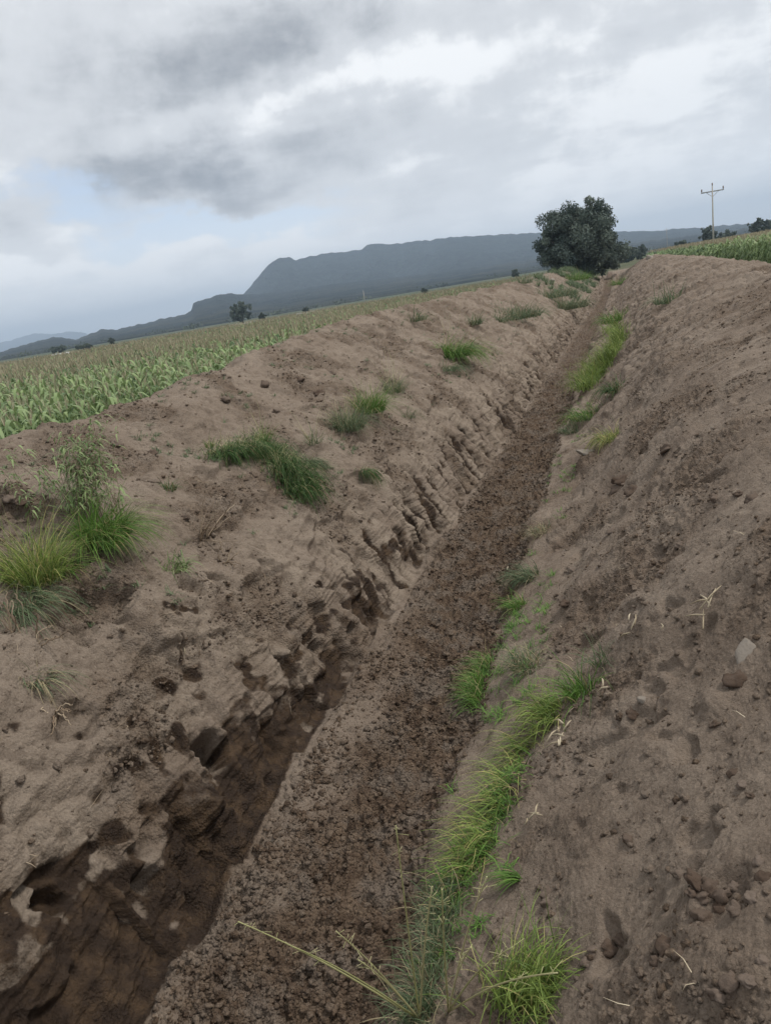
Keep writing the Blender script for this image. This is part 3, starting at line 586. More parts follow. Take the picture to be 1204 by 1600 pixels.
tuft(935, 1035, 'thin grass blades standing alone above the long bladed tuft', 50, 0.06, 0.30, MGREY, 0.9, 0.1)
strip([(850, 1130), (825, 1165), (800, 1200), (790, 1240), (770, 1280), (755, 1315), (735, 1350)], 'dense green grass strip along the right edge of the ditch near the viewer', 620, 0.055, 0.36, MLIME, 51, bias=(-0.5, -0.2, -0.1), droop=0.8, width=0.0055, dry=0.18, upr=0.6)
strip([(820, 1190), (800, 1250), (770, 1310), (740, 1360), (715, 1400)], 'darker grass growing through the strip beside the ditch', 520, 0.07, 0.24, MGRASS, 52, bias=(-0.3, -0.1, -0.1), droop=1.2, upr=0.6, width=0.006)
tuft(810, 1368, 'small separate tuft of straight green blades', 60, 0.025, 0.20, MGRASS, 0.7, 0.9, width=0.006)
strip([(705, 1400), (690, 1450), (680, 1500), (665, 1560), (650, 1600)], 'pale grass with seed stems at the bottom of the picture beside the ditch', 900, 0.05, 0.26, MGREY, 53, bias=(-0.1, 0, 0), width=0.005, dry=0.25)
strip([(790, 1560), (830, 1550), (860, 1530), (830, 1590)], 'bright green grass clump at the bottom of the right bank', 800, 0.07, 0.36, MLIME, 54, bias=(0.30, 0.1, -0.05), droop=1.1, width=0.006)
def scrubby(path, n, seed, label):
    strip(path, label, n, 0.25, 0.10, MGREY, seed, 'ground_grass', width=0.004, dry=0.4)

# sparse sprigs and dry root litter between the tufts
def sprigs(name, n, kr, yr, per, length, mat, label, seed, mask=None, **kw):
    i, j = scatter(n, kr, yr, mask, 0.8); base = np.repeat(np.stack([gx[i, j], gy[i, j], gz[i, j]], -1), per, 0); base = base+rs.normal(size=base.shape)*np.array([.02, .02, 0])
    mb = MB(); r0 = np.random.RandomState
    for a in range(0, len(base), 4000):
        b_ = base[a:a+4000]; n_ = len(b_); r = r0(seed+a); an = r.rand(n_)*6.28; ln = length*(0.4+0.9*r.rand(n_)); up = kw.get('up', 0.9)
        v = np.stack([np.cos(an), np.sin(an), up*(0.4+r.rand(n_))], -1); v /= np.linalg.norm(v, axis=1)[:, None]; sd_ = np.stack([-np.sin(an), np.cos(an), 0*an], -1)*kw.get('w', 0.003)
        m1 = b_+v*ln[:, None]*0.5; t1 = m1+(v+np.array([0, 0, -0.7*up-0.1])+0.3*r.normal(size=(n_, 3)))*ln[:, None]*0.45
        V = np.stack([b_-sd_, b_+sd_, m1-sd_*.8, m1+sd_*.8, t1-sd_*.2, t1+sd_*.2], 1).reshape(-1, 3); F = (np.array([[0, 1, 3, 2], [2, 3, 5, 4]])[None]+(np.arange(n_)*6)[:, None, None]).reshape(-1, 4)
        mb.add(V, F, np.repeat(r.rand(n_), 6))
    meta(link(name, mb.data(name, mat)), label, 'ground cover', kind='stuff')
clm = lambda X_, Y_, Z_: 0.02+sstep(perlin(X_*1.3+71, Y_*1.3, Z_*1.3), 0.1, 0.5)
sprigs('sprouts', 420, (2, 7.3), (3.5, 60), 12, 0.13, MGREY, 'scattered small green sprouts on the left spoil bank', 3, clm, w=0.004)
sprigs('ledge_sprouts', 170, (13.7, 15.6), (1.9, 40), 14, 0.13, MGRASS, 'thin scattered grass sprouts on the ledge at the right side of the ditch', 5, clm, w=0.003)
sprigs('root_litter', 420, (2, 8.2), (2.4, 25), 3, 0.12, MSTEM, 'bits of dry root and stem scattered over the left spoil bank', 9, None, w=0.0022, up=0.25)
sprigs('straw_litter', 70, (14, 20), (1.0, 18), 2, 0.09, MSTRAW, 'small bits of straw scattered over the right spoil bank', 11, None, w=0.0018, up=0.12)
sprigs('far_grass', 380, (3, 8), (52, 108), 26, 0.8, MGREY, 'patchy grass over the far part of the left spoil bank near the big tree', 13, lambda X_, Y_, Z_: sstep(perlin(X_*0.35+7, Y_*0.16), -0.05, 0.3)*sstep(Y_, 50, 75), w=0.014, up=1.3)
# tall weed with narrow leaves
def weed(px, py, label, nst=16, h=0.75, spread=0.22):
    p = at(px, py); r = np.random.RandomState(px); mb = MB(); sb = MB()
    for i in range(nst):
        b0 = np.array([r.normal()*spread*0.6, r.normal()*spread*0.6, -0.02]); t = np.linspace(0, 1, 9)[:, None]; lean = r.normal(size=3)*0.20; lean[2] = 0
        hh = h*(0.6+0.5*r.rand()); Pth = b0 + t*np.array([0, 0, hh]) + (t**1.6)*lean; sb.tube(Pth, np.linspace(0.0035, 0.0012, 9), 5, 0.3)
        for k in range(26):
            u = 0.18+0.8*r.rand(); q_ = b0 + u*np.array([0, 0, hh]) + (u**1.6)*lean; a = r.rand()*6.28; ln = 0.06+0.09*r.rand(); w = 0.006+0.004*r.rand()
            dv = np.array([math.cos(a), math.sin(a), 0.5]); sd_ = np.array([-math.sin(a), math.cos(a), 0]); pts = []
            for s_ in range(4):
                f = s_/3; ww = w*math.sin(math.pi*(0.12+0.85*f)); c = q_ + dv*ln*f - np.array([0, 0, ln*0.95*f*f]); pts += [c-sd_*ww, c+sd_*ww]
            mb.add(pts, [(0, 1, 3, 2), (2, 3, 5, 4), (4, 5, 7, 6)], r.rand())
    e = link('leafy_weed', None, None, p); meta(e, label, 'weed'); link('stem', sb.data('stem', MSTEM), e); link('leaves', mb.data('leaves', MWEED), e)
weed(138, 805, 'tall leafy weed with narrow pale leaves on top of the left bank', 42, 0.85, 0.28)

# dry stems and straw
def sticks(p, label, segs, mat, name, cat, rad_=0.004):
    mb = MB()
    for P_ in segs:
        P_ = np.array(P_, float); n = len(P_); t = np.linspace(0, n-1, n*4); Q = np.stack([np.interp(t, range(n), P_[:, i]) for i in range(3)], -1)
        Q += 0.004*np.random.RandomState(len(mb.V)).normal(size=Q.shape); mb.tube(Q, np.linspace(rad_, rad_*0.5, len(Q)), 5, rs.rand())
    o = link(name, mb.data(name, mat), None, p); meta(o, label, cat); return o
def dry_plant(px, py, label, n, h, lean, name='dead_plant'):
    r = np.random.RandomState(px+py); segs = []
    for i in range(n):
        b0 = r.normal(size=3)*0.03; b0[2] = -0.03; v = np.array(lean)+r.normal(size=3)*0.28; ln = h*(0.5+0.7*r.rand())
        v /= np.linalg.norm(v); segs.append([b0, b0+v*ln*0.5+r.normal(size=3)*0.02, b0+v*ln*0.85+np.array([0, 0, -0.03])*r.rand()])
    return sticks(at(px, py), label, segs, MSTEM, name, 'dead plant', 0.006)
dry_plant(318, 838, 'bundle of dry bare stems fanning up from the middle of the left bank', 12, 0.55, (0.5, 0.25, 0.5))
dry_plant(345, 872, 'short dry twigs sticking out above a dark root clump on the left bank', 10, 0.28, (0.4, 0, 0.3))
dry_plant(300, 742, 'dry curling roots hanging under the dark overturned sod', 9, 0.30, (0.5, -0.1, -0.2))
dry_plant(28, 980, 'tall dry reddish stems standing at the left edge of the picture', 7, 0.42, (0.05, 0.1, 1))
dry_plant(60, 1000, 'fallen dry stems lying to the right of the standing ones at the left edge', 6, 0.30, (0.7, 0.3, 0.5))
dry_plant(85, 1100, 'frayed dry roots at the left edge below the pale tuft', 14, 0.2, (0.3, 0, -0.2))
def straw(px, py, label, n, size, seed):
    p = at(px, py); r = np.random.RandomState(seed); mb = MB(); dn = down_at(p); along = np.array([0, 1, 0.0])
    for i in range(n):
        a = r.rand()*3.14; v = dn*math.cos(a)+along*math.sin(a); ln = size*(0.4+0.6*r.rand()); c = (dn*r.normal()+along*r.normal())*size*0.22 + np.array([0, 0, 0.035+0.014*i])
        P_ = np.array([c-v*ln*0.5, c+np.array([0, 0, 0.012]), c+v*ln*0.5+r.normal(size=3)*0.01]); mb.tube(P_, [0.005, 0.0055, 0.002], 5, r.rand())
    o = link('dry_straw', mb.data('dry_straw', MSTRAW), None, p); meta(o, label, 'straw')
straw(1095, 958, 'cross of pale broken straw on the right bank above the flat stone', 6, 0.28, 3)
straw(985, 982, 'bent pale straw left of the straw cross on the right bank', 4, 0.18, 5)
straw(1034, 984, 'single short piece of straw between the bent straw and the straw cross', 1, 0.06, 6)
straw(875, 1160, 'tangle of thin pale straw on the ledge right of the green strip', 8, 0.18, 7)
straw(290, 1020, 'small upright splinter of straw in the middle of the left bank', 1, 0.10, 8)
straw(700, 560, 'pale dry stalk lying in the flopping grass tuft', 1, 0.3, 9)
straw(830, 1290, 'short dry stalks beside the near grass strip', 4, 0.10, 10)
straw(940, 1075, 'curved dry stalk right of the long bladed tuft', 2, 0.14, 12)
straw(792, 890, 'pale stalk poking out over the ditch floor', 1, 0.16, 14)
# flat stone and pale stones
def stone(px, py, r_px, label, flat=0.4, rot=(0.3, 0.2, 0.5), seed=3, stretch=1.0):
    p = at(px, py); R_ = r_px*(p-Vector((0, 0, CAM_H))).length/FPX
    r = np.random.RandomState(seed); V = I3.copy(); cuts = r.normal(size=(9, 3)); cuts /= np.linalg.norm(cuts, axis=1)[:, None]
    for c in cuts:
        dd_ = V@c; lim = 0.55+0.2*r.rand(); V = V - np.clip(dd_-lim, 0, 9)[:, None]*c
    V[:, 2] = np.clip(V[:, 2], -0.8, 0.5)*flat; V[:, 0] *= stretch; V *= 1+0.03*perlin(V[:, 0]*5, V[:, 1]*5, V[:, 2]*5)[:, None]
    o = link('stone', mesh_data('stone', V, F3, MSTONE, False, {'var': np.zeros(len(V))}), None, p+Vector((0, 0, R_*0.15)), rot, (R_, R_, R_)); meta(o, label, 'stone')
stone(1165, 1020, 19, 'flat grey stone slab half buried in the right bank', 0.3, (0.15, -0.62, 0.9), 12, 1.5)
stone(1000, 1092, 8, 'small pale pebble on the right bank below the flat stone', 0.7, seed=6)
stone(866, 437, 5, 'pale lump on the crest of the left bank in front of the big tree', 0.7, seed=7)
stone(1012, 401, 7, 'pale earth block on the far crest of the right bank', 0.8, seed=8)
stone(912, 706, 12, 'flat dusty stone beside the yellowing tuft at the ditch edge', 0.4, seed=9, stretch=1.4)
clods([(1152, 1060, 17)], 'brown crumbling block of earth below the flat stone', None)

# long seed stalks close to the viewer
def stalks(px, py, label, tips, seed):
    root = at(px, py); r = np.random.RandomState(seed); mb = MB(); hd = MB()
    for (tx_, ty_, dist) in tips:
        tip = Vector((0, 0, CAM_H)) + Vector(ray(tx_, ty_).tolist())*dist; v = tip-root
        P_ = []
        for t in np.linspace(0, 1, 14):
            q_ = np.array(root)+np.array(v)*t; q_[2] += 0.05*v.length*math.sin(math.pi*t)*0.6*(0.5+0.5*t); P_.append(q_-np.array(root))
        P_ = np.array(P_); mb.tube(P_, np.linspace(0.0050, 0.0024, 14), 5, r.rand())
        for k in range(12):
            t = 0.72+0.28*r.rand(); i = t*13; q_ = P_[int(i)] + (P_[min(int(i)+1, 13)]-P_[int(i)])*(i-int(i)); w = r.normal(size=3)*0.02; w[2] = abs(w[2])*0.5
            hd.tube(np.array([q_, q_+w]), [0.0008, 0.0011], 4, r.rand())
    e = link('seed_grass', None, None, root); meta(e, label, 'grass stalks'); link('stalk', mb.data('stalk', MSEED), e); link('seed_head', hd.data('seed_head', MSEED), e)
stalks(655, 1590, 'tall arching seed stalks rising beside the ditch at the bottom of the picture', [(618, 1290, 3.0), (372, 1440, 3.3), (455, 1478, 3.2), (525, 1455, 3.1), (675, 1385, 2.9), (560, 1500, 3.1)], 5)
stalks(700, 1580, 'thin green seed stalks leaning right at the bottom of the picture', [(760, 1370, 2.7), (870, 1520, 2.6), (735, 1480, 2.7), (690, 1390, 2.8), (800, 1480, 2.6)], 6)

# ------------------------------------------------------------------ corn
def corn_parts(seed, h=1.7, nl=13, seg=6):
    r = np.random.RandomState(seed); lf = MB(); ta = MB()
    lf.tube(np.array([[0, 0, 0], [0.01, 0, h*0.5], [0, 0.01, h*0.93]]), [0.014, 0.011, 0.006], 5, 0.5)
    a0 = r.rand()*6.28
    for i in range(nl):
        z0 = h*(0.14+0.80*i/nl); a = a0+(i % 2)*math.pi+r.normal()*0.35; ln = (0.75+0.2*r.rand())*(1-0.35*abs(i/nl-0.5))*h/1.8; w = 0.038*(0.8+0.4*r.rand())
        dv = np.array([math.cos(a)*0.62, math.sin(a)*0.62, 0.85+0.3*r.rand()]); sd_ = np.array([-math.sin(a), math.cos(a), 0]); c = np.array([0, 0, z0]); pts = []
        for s_ in range(seg+1):
            f = s_/seg; ww = w*(0.45+1.4*f*(1-f)+0.1)*(1-f**3) + 0.001; pts += [c-sd_*ww+np.array([0, 0, 0.006*math.sin(9*f)]), c+sd_*ww]
            dl = np.linalg.norm(dv); c = c+dv/dl*ln/seg; dv = dv+np.array([0, 0, -0.42-0.2*r.rand()])*6/seg
        F = [(2*k, 2*k+1, 2*k+3, 2*k+2) for k in range(seg)]
        sh = r.rand()*0.9+0.1*(i > nl/2); sh = 1.6 if (i < 3 and r.rand() < 0.5) else sh
        lf.add(pts, F, sh)
    for i in range(6):
        a = r.rand()*6.28; sp = 0.0 if i == 0 else 0.09; b0 = np.array([0, 0, h*0.92]); tp = b0+np.array([math.cos(a)*sp, math.sin(a)*sp, 0.24-0.08*r.rand()*(i > 0)])
        sd_ = np.array([-math.sin(a), math.cos(a), 0])*0.0038; m_ = (b0+tp)/2+np.array([0, 0, 0.03])
        ta.add([b0-sd_, b0+sd_, m_-sd_*1.3, m_+sd_*1.3, tp-sd_*.4, tp+sd_*.4], [(0, 1, 3, 2), (2, 3, 5, 4)], r.rand())
    return lf, ta
KIN = [corn_parts(100+i, 1.62+0.16*(i % 4)/3) for i in range(7)]
KD = [(a.data('leaves', MCORN), b.data('tassel', MTASS)) for a, b in KIN]
def gz_at(xw): return 0.0 if xw < 0 else 0.5
def rows_pts(x0, x1, y0, y1, dx, dy, seed):
    r = np.random.RandomState(seed); X_, Y_ = np.meshgrid(np.arange(x0, x1, dx), np.arange(y0, y1, dy)); P = np.stack([X_.ravel(), Y_.ravel()], -1)
    P = P + r.normal(size=P.shape)*np.array([0.06, 0.10]); return P[r.rand(len(P)) < 0.93]
def in_view(P, h=1.5, m=60):
    d3 = np.column_stack([P, np.full(len(P), h-CAM_H)]); w = d3@FW; u = 602+FPX*(d3@RV)/np.maximum(w, .01); v = 800-FPX*(d3@UV)/np.maximum(w, .01)
    return (w > 0.5) & (u > -m) & (u < 1204+m) & (v > -m) & (v < 1700)
PL = rows_pts(-60, -9.7, 3, 62, 0.75, 0.24, 1); PL = PL[in_view(PL)]
order = np.argsort(np.hypot(PL[:, 0], PL[:, 1])); PL = PL[order]; NL, SL = PL[:200], PL[200:]
PR = rows_pts(7.6, 45, 30, 130, 0.75, 0.24, 2); PR = PR[in_view(PR, 2.3)]; order = np.argsort(np.hypot(PR[:, 0], PR[:, 1])); PR = PR[order]; NR, SR = PR[:100], PR[100:]
for (pts, zb, sc0, lb, gp) in ((NL, 0.0, 1.0, 'green corn plant in the nearest rows of the field behind the left spoil bank', 'corn plants behind the left bank'), (NR, 0.5, 1.12, 'corn plant in the nearest rows of the field behind the right spoil bank', 'corn plants behind the right bank')):
    for q, (a, b) in enumerate(pts):
        k = rs.randint(0, len(KD)); f = sc0*(0.9+0.2*rs.rand())
        e = link('corn_plant', None, None, (a, b, zb), (rs.normal()*0.04, rs.normal()*0.04, rs.rand()*6.28), (f, f, f)); meta(e, lb, 'corn plant', gp)
        link('leaves', KD[k][0], e); link('tassel', KD[k][1], e)
def merge_plants(name, label, pts, protos, zb, mat_i, f0=1.0, seed=1, obj_parent=None, tag=True):
    r = np.random.RandomState(seed); Vs, F4s, F3s, As, n0 = [], [], [], [], 0
    ch = r.randint(0, len(protos), len(pts)); an = r.rand(len(pts))*6.28; f = f0*(0.88+0.24*r.rand(len(pts)))*(1+0.07*perlin(pts[:, 0]*0.2, pts[:, 1]*0.2)); sv = r.rand(len(pts))*0.3-0.15
    for k, mb in enumerate(protos):
        I = np.where(ch == k)[0]; 
        if not len(I): continue
        V = np.vstack(mb.V); a = np.concatenate(mb.A); c, s_ = np.cos(an[I]), np.sin(an[I])
        W_ = np.stack([V[None, :, 0]*c[:, None]-V[None, :, 1]*s_[:, None], V[None, :, 0]*s_[:, None]+V[None, :, 1]*c[:, None], np.repeat(V[None, :, 2], len(I), 0)], -1)*f[I][:, None, None]
        W_[..., 0] += pts[I, 0][:, None]; W_[..., 1] += pts[I, 1][:, None]; W_[..., 2] += zb
        off = (np.arange(len(I))*len(V))[:, None, None]+n0
        if mb.F4: F4s.append((np.vstack(mb.F4)[None]+off).reshape(-1, 4))
        if mb.F3: F3s.append((np.vstack(mb.F3)[None]+off).reshape(-1, 3))
        Vs.append(W_.reshape(-1, 3)); As.append((np.repeat(a[None], len(I), 0)+sv[I][:, None]*(a[None] < 1.2)).ravel()); n0 += len(I)*len(V)
    F = [np.vstack(q) for q in (F3s, F4s) if q]
    o = link(name, mesh_data(name, np.vstack(Vs), F, mat_i, True, {'var': np.concatenate(As)}), obj_parent)
    if tag: meta(o, label, 'corn', kind='stuff')
    return o
def lod(seed, h=1.75, nl=6, wf=1.6):
    r = np.random.RandomState(seed); lf = MB(); ta = MB()
    for i in range(nl):
        a = r.rand()*6.28; z0 = h*(0.3+0.55*i/nl); w = 0.04*wf; ln = 0.5; sd_ = np.array([-math.sin(a), math.cos(a), 0])*w; dv = np.array([math.cos(a), math.sin(a), 0])
        c0 = np.array([0, 0, z0]); c1 = c0+dv*ln*0.45+np.array([0, 0, 0.28]); c2 = c0+dv*ln+np.array([0, 0, 0.05])
        lf.add([c0-sd_*.6, c0+sd_*.6, c1-sd_, c1+sd_, c2-sd_*.1, c2+sd_*.1], [(0, 1, 3, 2), (2, 3, 5, 4)], r.rand())
    for i in range(4):
        a = r.rand()*6.28; sd_ = np.array([-math.sin(a), math.cos(a), 0])*0.008*wf; b0 = np.array([0, 0, h*0.92]); tp = b0+np.array([math.cos(a)*0.09, math.sin(a)*0.09, 0.24])
        ta.add([b0-sd_, b0+sd_, tp+sd_*.6, tp-sd_*.6], [(0, 1, 2, 3)], r.rand())
    return lf, ta
def corn_field(label, pts, prot, zb, f0, seed):
    print('CORN', label, len(pts))
    if len(pts) == 0: return
    o = merge_plants('corn_field', label, pts, [p[0] for p in prot], zb, MCORN, f0, seed)
    t = merge_plants('tassels', None, pts, [p[1] for p in prot], zb, MTASS, f0, seed, o, False)
near_d = np.hypot(SL[:, 0], SL[:, 1]); 
corn_field('green corn field with tan tassels stretching away behind the left bank', SL[near_d < 32], KIN[:5], 0.0, 1.0, 5)
LO = [lod(300+i) for i in range(6)]; LO2 = [lod(330+i, 1.75, 4, 3.2) for i in range(5)]
corn_field('middle of the corn field behind the left bank', SL[near_d >= 32], LO, 0.0, 1.0, 6)
PF = rows_pts(-175, -9.7, 3, 160, 1.0, 0.9, 3); PF = PF[in_view(PF) & ((PF[:, 0] < -60) | (PF[:, 1] > 62)) & (np.hypot(PF[:, 0], PF[:, 1]) < 165)]
corn_field('far tasselled part of the corn field behind the left bank', PF, LO2, 0.0, 1.0, 7)
dR = np.hypot(SR[:, 0], SR[:, 1])
corn_field('green corn field with tan tassels behind the right bank', SR[dR < 62], KIN[:5], 0.5, 1.12, 8)
corn_field('middle of the corn field behind the right bank', SR[dR >= 62], LO, 0.5, 1.12, 9)
PG = rows_pts(7.6, 60, 130, 190, 1.0, 0.9, 4); PG = PG[in_view(PG, 2.3)]
corn_field('far part of the corn field behind the right bank', PG, LO2, 0.5, 1.12, 10)

# ------------------------------------------------------------------ trees
def crown(seed, rx, rz, nclump, leaf, per, z0, squash=1.0, gaps=0.25):
    """leaf-sized faces in clumps through the crown volume"""
    r = np.random.RandomState(seed); mb = MB(); cs = []
    while len(cs) < nclump:
        v = r.normal(size=3); v /= np.linalg.norm(v); q_ = v*(r.rand()**0.4)
        q_ = q_*(0.80+0.36*perlin(v[0:1]*3.0+seed, v[1:2]*3.0, v[2:3]*3.0)[0])
        cs.append(np.array([q_[0]*rx, q_[1]*rx, q_[2]*rz]))
    cs = np.array(cs); cr_ = rx*(0.08+0.11*r.rand(nclump))
    n = nclump*per; ci = np.repeat(np.arange(nclump), per); v = r.normal(size=(n, 3)); v /= np.linalg.norm(v, axis=1)[:, None]
    P = cs[ci]+v*(cr_[ci]*(0.45+0.6*r.rand(n)))[:, None]; P[:, 2] = np.maximum(P[:, 2], -rz*0.97); P[:, 2] += z0
    u = r.normal(size=(n, 3)); u /= np.linalg.norm(u, axis=1)[:, None]; w = np.cross(u, v+0.3*r.normal(size=(n, 3))); w /= np.linalg.norm(w, axis=1)[:, None]+1e-9
    L_ = leaf*(0.6+0.8*r.rand(n))[:, None]
    V = np.stack([P-u*L_, P+w*L_*0.5, P+u*L_, P-w*L_*0.5], 1).reshape(-1, 3); F = np.arange(4*n).reshape(-1, 4)
    mb.add(V, F, np.repeat(np.clip(0.5+0.35*r.normal(size=nclump), 0, 1)[ci]*0.7+0.3*r.rand(n), 4)); return mb, cs
def tree(loc, label, rx, rz, z0, nclump, leaf, per, seed, mat=MTREE, group=None, cat='tree', name='tree', limbs=7):
    e = link(name, None, None, loc); meta(e, label, cat, group)
    mb, cs = crown(seed, rx, rz, nclump, leaf, per, z0); link('crown', mb.data('crown', mat), e)
    tb = MB(); r = np.random.RandomState(seed+1); tr = rx*0.06
    tb.tube(np.array([[0, 0, -0.3], [0.03*rx, 0, z0*0.4], [0, 0.04*rx, z0], [0, 0, z0+rz*0.5]]), [tr*1.3, tr, tr*0.8, tr*0.3], 10, 0.3)
    for i in range(limbs):
        c = cs[r.randint(0, len(cs))]*0.85+np.array([0, 0, z0]); s0 = np.array([0, 0, z0*(0.35+0.6*r.rand())])
        tb.tube(np.array([s0, (s0+c)/2+np.array([0, 0, 0.08*rx]), c]), [tr*0.6, tr*0.4, tr*0.12], 6, 0.3)
    link('trunk', tb.data('trunk', MBARK), e); return e
def ground_dir(px, dist, z=0.0):
    """point on the plain below the horizon at photo column px"""
    v = ray(px, 560-0.166*px); return Vector((v[0]/math.hypot(v[0], v[1])*dist, v[1]/math.hypot(v[0], v[1])*dist, z))
tree(ground_dir(908, 106), 'big dark broad tree standing at the far end of the left spoil bank', 6.2, 5.4, 5.1, 300, 0.17, 260, 9, limbs=14)
def dt(px, dist, wpx, hpx, label, seed, mat=MFAR, cat='tree', name='tree', group=None):
    h = hpx*dist/FPX; w = wpx*dist/FPX
    nc = 46 if hpx > 20 else 22
    tree(ground_dir(px, dist), label, w*0.5, h*0.47, h*0.50, nc*2, max(0.28, w*0.03), 90, seed, mat, group, cat, name, 4)
dt(378, 370, 38, 38, 'round dark tree standing alone beyond the left corn field', 31, MTREE)
dt(409, 380, 14, 13, 'small bush just right of the round dark tree beyond the corn', 12)
dt(477, 390, 13, 12, 'small round bush beyond the corn, second from the round dark tree', 13, MTREE)
dt(662, 300, 12, 13, 'small bush on the field edge in front of the mountain', 14, MTREE)
dt(804, 330, 15, 18, 'small dark tree at the field edge left of the big tree', 15, MTREE)
dt(91, 420, 28, 14, 'low wide dark bush beyond the corn near the left edge', 16, MTREE)
dt(174, 440, 12, 11, 'little round tree beyond the corn between the wide bush and the round tree', 17)
dt(130, 460, 30, 7, 'low hedge right of the wide bush near the left edge', 18)
dt(978, 240, 34, 26, 'dark trees clump just right behind the big tree', 19, MTREE)
dt(1000, 260, 20, 24, 'narrow dark tree right of the clump behind the big tree', 20, MTREE)
dt(1064, 230, 26, 22, 'rounded dark tree behind the right corn field left of the utility pole', 21, MTREE)
dt(1105, 300, 26, 34, 'tree directly behind the utility pole', 22, MTREE)
dt(1135, 300, 30, 22, 'low spreading tree right of the utility pole', 23, MTREE)
dt(1182, 300, 26, 32, 'tall tree beyond the right corn field near the right edge', 24, MTREE)
dt(1205, 300, 26, 30, 'tree cut by the right edge beyond the right corn field', 25, MTREE)
dt(1040, 260, 14, 14, 'small faint bush behind the corn right of the far bank crest', 26)
# low far-off scrub along the plain
mb = MB(); r = np.random.RandomState(4)
for i in range(150):
    px = r.rand()*1260-30; dist = 900+r.rand()*1100; p = ground_dir(px, dist); w = 5+9*r.rand(); n = 60
    V0 = r.normal(size=(n, 3))*np.array([w*0.45, w*0.45, 1.5])+np.array([p.x, p.y, 2.2]); u = r.normal(size=(n, 3))*0.9; v2 = r.normal(size=(n, 3))*0.9
    mb.add(np.stack([V0-u, V0+v2, V0+u, V0-v2], 1).reshape(-1, 3), np.arange(4*n).reshape(-1, 4), r.rand()*0.9)
meta(link('distant_scrub', mb.data('distant_scrub', MFAR)), 'far-off scrub and hedges scattered over the plain below the hills', 'scrub', kind='stuff')
# low white walls beyond the corn
def low_wall(px0, px1, dist, h, label):
    a = ground_dir(px0, dist); b = ground_dir(px1, dist); v = b-a; L_ = v.length; mb = MB(); mb.box(0, L_, -0.15, 0.15, -0.2, h); 
    for t in np.linspace(0.2, L_-0.2, 6): mb.box(t-0.2, t+0.2, -0.22, 0.22, -0.2, h+0.12)
    o = link('low_wall', mb.data('low_wall', MWHITE, False), None, a, (0, 0, math.atan2(v.y, v.x))); meta(o, label, 'wall')
low_wall(361, 397, 300, 0.9, 'low whitish wall in front of the round dark tree')
low_wall(462, 490, 330, 0.8, 'short whitish wall by the second bush beyond the corn')
low_wall(78, 108, 340, 0.9, 'low pale wall in front of the wide bush near the left edge')

# ------------------------------------------------------------------ utility pole
def pole(loc, H, label, rad0=0.14, arm=True, tilt=0.0):
    e = link('utility_pole', None, None, loc, (0, 0, rad(-8))); meta(e, label, 'utility pole'); e.rotation_euler.y = tilt
    mb = MB(); mb.tube(np.array([[0, 0, -0.5], [0, 0, H]]), [rad0, rad0*0.6], 12, 0); link('shaft', mb.data('shaft', MCONC), e)
    if arm:
        mb = MB(); mb.box(-1.05, 1.05, 0.09, 0.19, H-0.55, H-0.44); mb.tube(np.array([[-0.6, 0.14, H-0.5], [0, 0.14, H-1.0]]), 0.02, 6); mb.tube(np.array([[0.6, 0.14, H-0.5], [0, 0.14, H-1.0]]), 0.02, 6)
        link('crossarm', mb.data('crossarm', MSTEEL, False), e)
        for (ix, iz) in ((-0.98, H-0.44), (0.98, H-0.44), (0.0, H)):
            mb = MB(); iy = 0.14 if ix else 0.0
            mb.tube(np.array([[ix, iy, iz+t] for t in (0, 0.06, 0.08, 0.14, 0.16, 0.22, 0.25, 0.30)]), [0.03, 0.03, 0.08, 0.075, 0.04, 0.07, 0.06, 0.03], 12); link('insulator', mb.data('insulator', MPORC), e)
    return e
pd = 88.0
pole(ground_dir(1113, pd, 0.5), 7.3, 'tall pale utility pole with a crossarm standing in the right corn field', 0.095, True, rad(1.0))
pole(ground_dir(1042, 420, 0.0), 11.5, 'thin distant pole on the horizon left of the utility pole', 0.13, True)
pole(ground_dir(569, 420, 0.0), 6.5, 'short distant post beyond the corn in front of the mountain', 0.25, False)

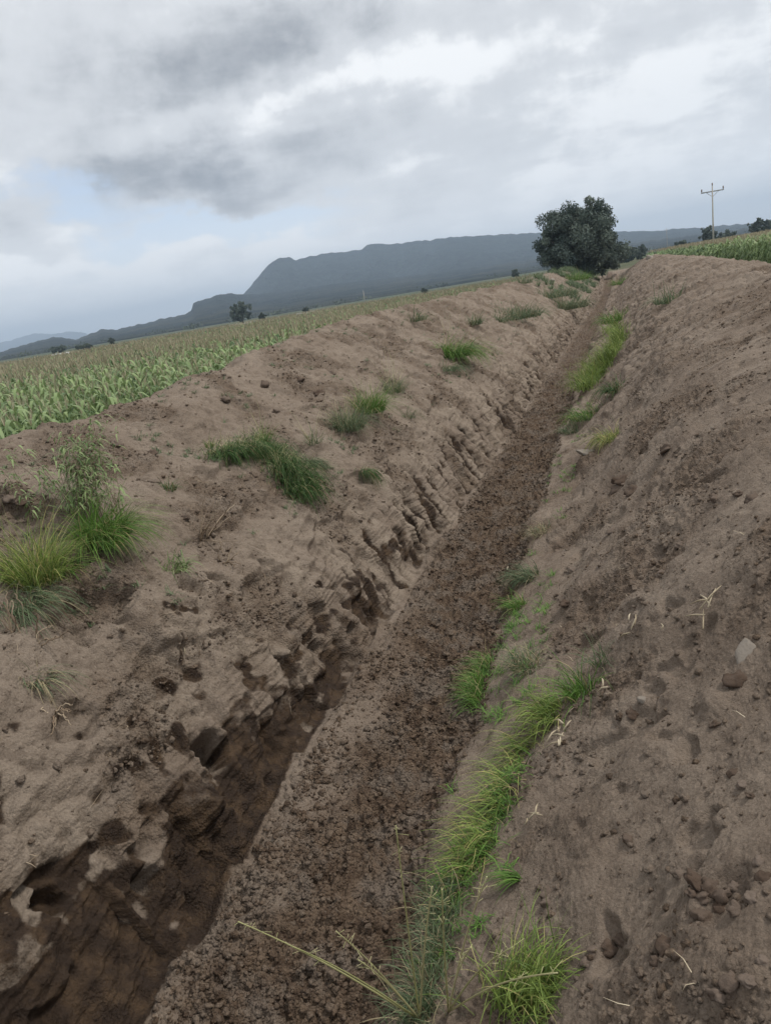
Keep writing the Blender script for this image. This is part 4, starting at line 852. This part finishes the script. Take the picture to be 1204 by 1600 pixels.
# ------------------------------------------------------------------ hills
def hill(name, prof, dist, back, label, seed, amp=0.05, foot=0.55):
    """real terrain: rises from foot*dist to the ridge at dist and falls away behind it"""
    px = np.arange(prof[0][0], prof[-1][0]+1, 2.0); py = np.interp(px, [p[0] for p in prof], [p[1] for p in prof])
    py = py - 1.8*perlin(px*0.09, px*0+seed) - 0.9*np.abs(perlin(px*0.33, px*0+seed+2)); D_ = np.array([ray(a, b) for a, b in zip(px, py)]); hor = np.hypot(D_[:, 0], D_[:, 1]); az = np.arctan2(D_[:, 0], D_[:, 1]); el = D_[:, 2]/hor
    rr = np.concatenate([np.linspace(foot, 1, 46), np.linspace(1.02, 1+back, 14)])
    V = np.zeros((len(px), len(rr), 3)); rdg = dist*(1+0.06*perlin(az*9+seed, az*0+0.5))
    for j, f in enumerate(rr):
        R_ = rdg*f; Hh = el*rdg+CAM_H
        t = (f-foot)/(1-foot) if f <= 1 else 1-(f-1)/back
        shp = (0.35*t+0.65*t**2.2) if f <= 1 else max(t, 0)**0.8
        X_ = np.sin(az)*R_; Y_ = np.cos(az)*R_
        nn = (np.abs(perlin(X_*0.004+seed, Y_*0.004))-0.3)*0.9+0.5*(np.abs(perlin(X_*0.011, Y_*0.011+seed))-0.25)+0.25*perlin(X_*0.03, Y_*0.03)
        Z_ = np.maximum(Hh, 3)*shp*(1 - 0.9*nn*t*(1-t)*2.2) + amp*Hh.max()*0.05*perlin(X_*0.05, Y_*0.05)*(t > 0)
        V[:, j] = np.stack([X_, Y_, Z_ - (4.0 if (j == 0 or j == len(rr)-1) else 0)], -1)
    n, m = V.shape[:2]; ix = np.arange(n*m).reshape(n, m); F = np.stack([ix[:-1, :-1], ix[1:, :-1], ix[1:, 1:], ix[:-1, 1:]], -1).reshape(-1, 4)
    meta(link(name, mesh_data(name, V.reshape(-1, 3), F, MHILL)), label, 'hill', kind='structure')
hill('far_hills', [(-160, 560), (-60, 548), (0, 536), (30, 528), (56, 520.5), (80, 522), (112, 518), (130, 520), (160, 528), (240, 522), (330, 508)], 9000, 0.15, 'pale far hills at the left edge', 3, foot=0.8)
hill('mountain', [(330, 478), (355, 472), (378, 462), (392, 447), (410, 424), (426, 408), (434, 404), (452, 402), (463, 406), (480, 402), (500, 397), (520, 395), (545, 393), (566, 389), (574, 382.5), (590, 380.5), (608, 382), (625, 380), (650, 377), (680, 374), (700, 371), (740, 369), (790, 366), (840, 364), (900, 362), (960, 362), (1000, 361), (1030, 361), (1060, 357), (1100, 356), (1130, 352), (1165, 350), (1204, 343), (1260, 338), (1340, 335)],
     3300, 0.3, 'long dark flat topped mountain with a steep left slope', 5)
hill('foothills', [(-160, 577), (-60, 560), (0, 551), (30, 541), (60, 533), (84, 527), (100, 528), (120, 531), (140, 522), (158, 515), (180, 515), (224, 506), (255, 498), (290, 491), (299, 486), (302, 474), (312, 470), (325, 466), (344, 460), (358, 459), (374, 460), (400, 460), (450, 455), (520, 444), (600, 436), (700, 424), (800, 410), (900, 396), (960, 384), (1000, 378), (1050, 372), (1100, 366), (1150, 359), (1204, 350), (1340, 335)],
     2300, 0.25, 'lower wooded ridge with a small cliff in front of the mountain', 8, foot=0.45)

# ------------------------------------------------------------------ haze
mb = MB(); mb.box(-11600, 11600, -11600, 11600, -2.0, 430.0)
hm = bpy.data.materials.new('haze'); hm.use_nodes = True; hn = hm.node_tree; hn.nodes.clear()
ho = hn.nodes.new('ShaderNodeOutputMaterial'); pv = hn.nodes.new('ShaderNodeVolumePrincipled'); hn.links.new(pv.outputs[0], ho.inputs['Volume'])
pv.inputs['Color'].default_value = (0.64, 0.80, 1.0, 1); pv.inputs['Density'].default_value = 0.00020; pv.inputs['Anisotropy'].default_value = 0.1
hz = link('haze', mb.data('haze', hm, False)); meta(hz, 'thin bluish haze over the plain and hills', 'haze', kind='stuff')
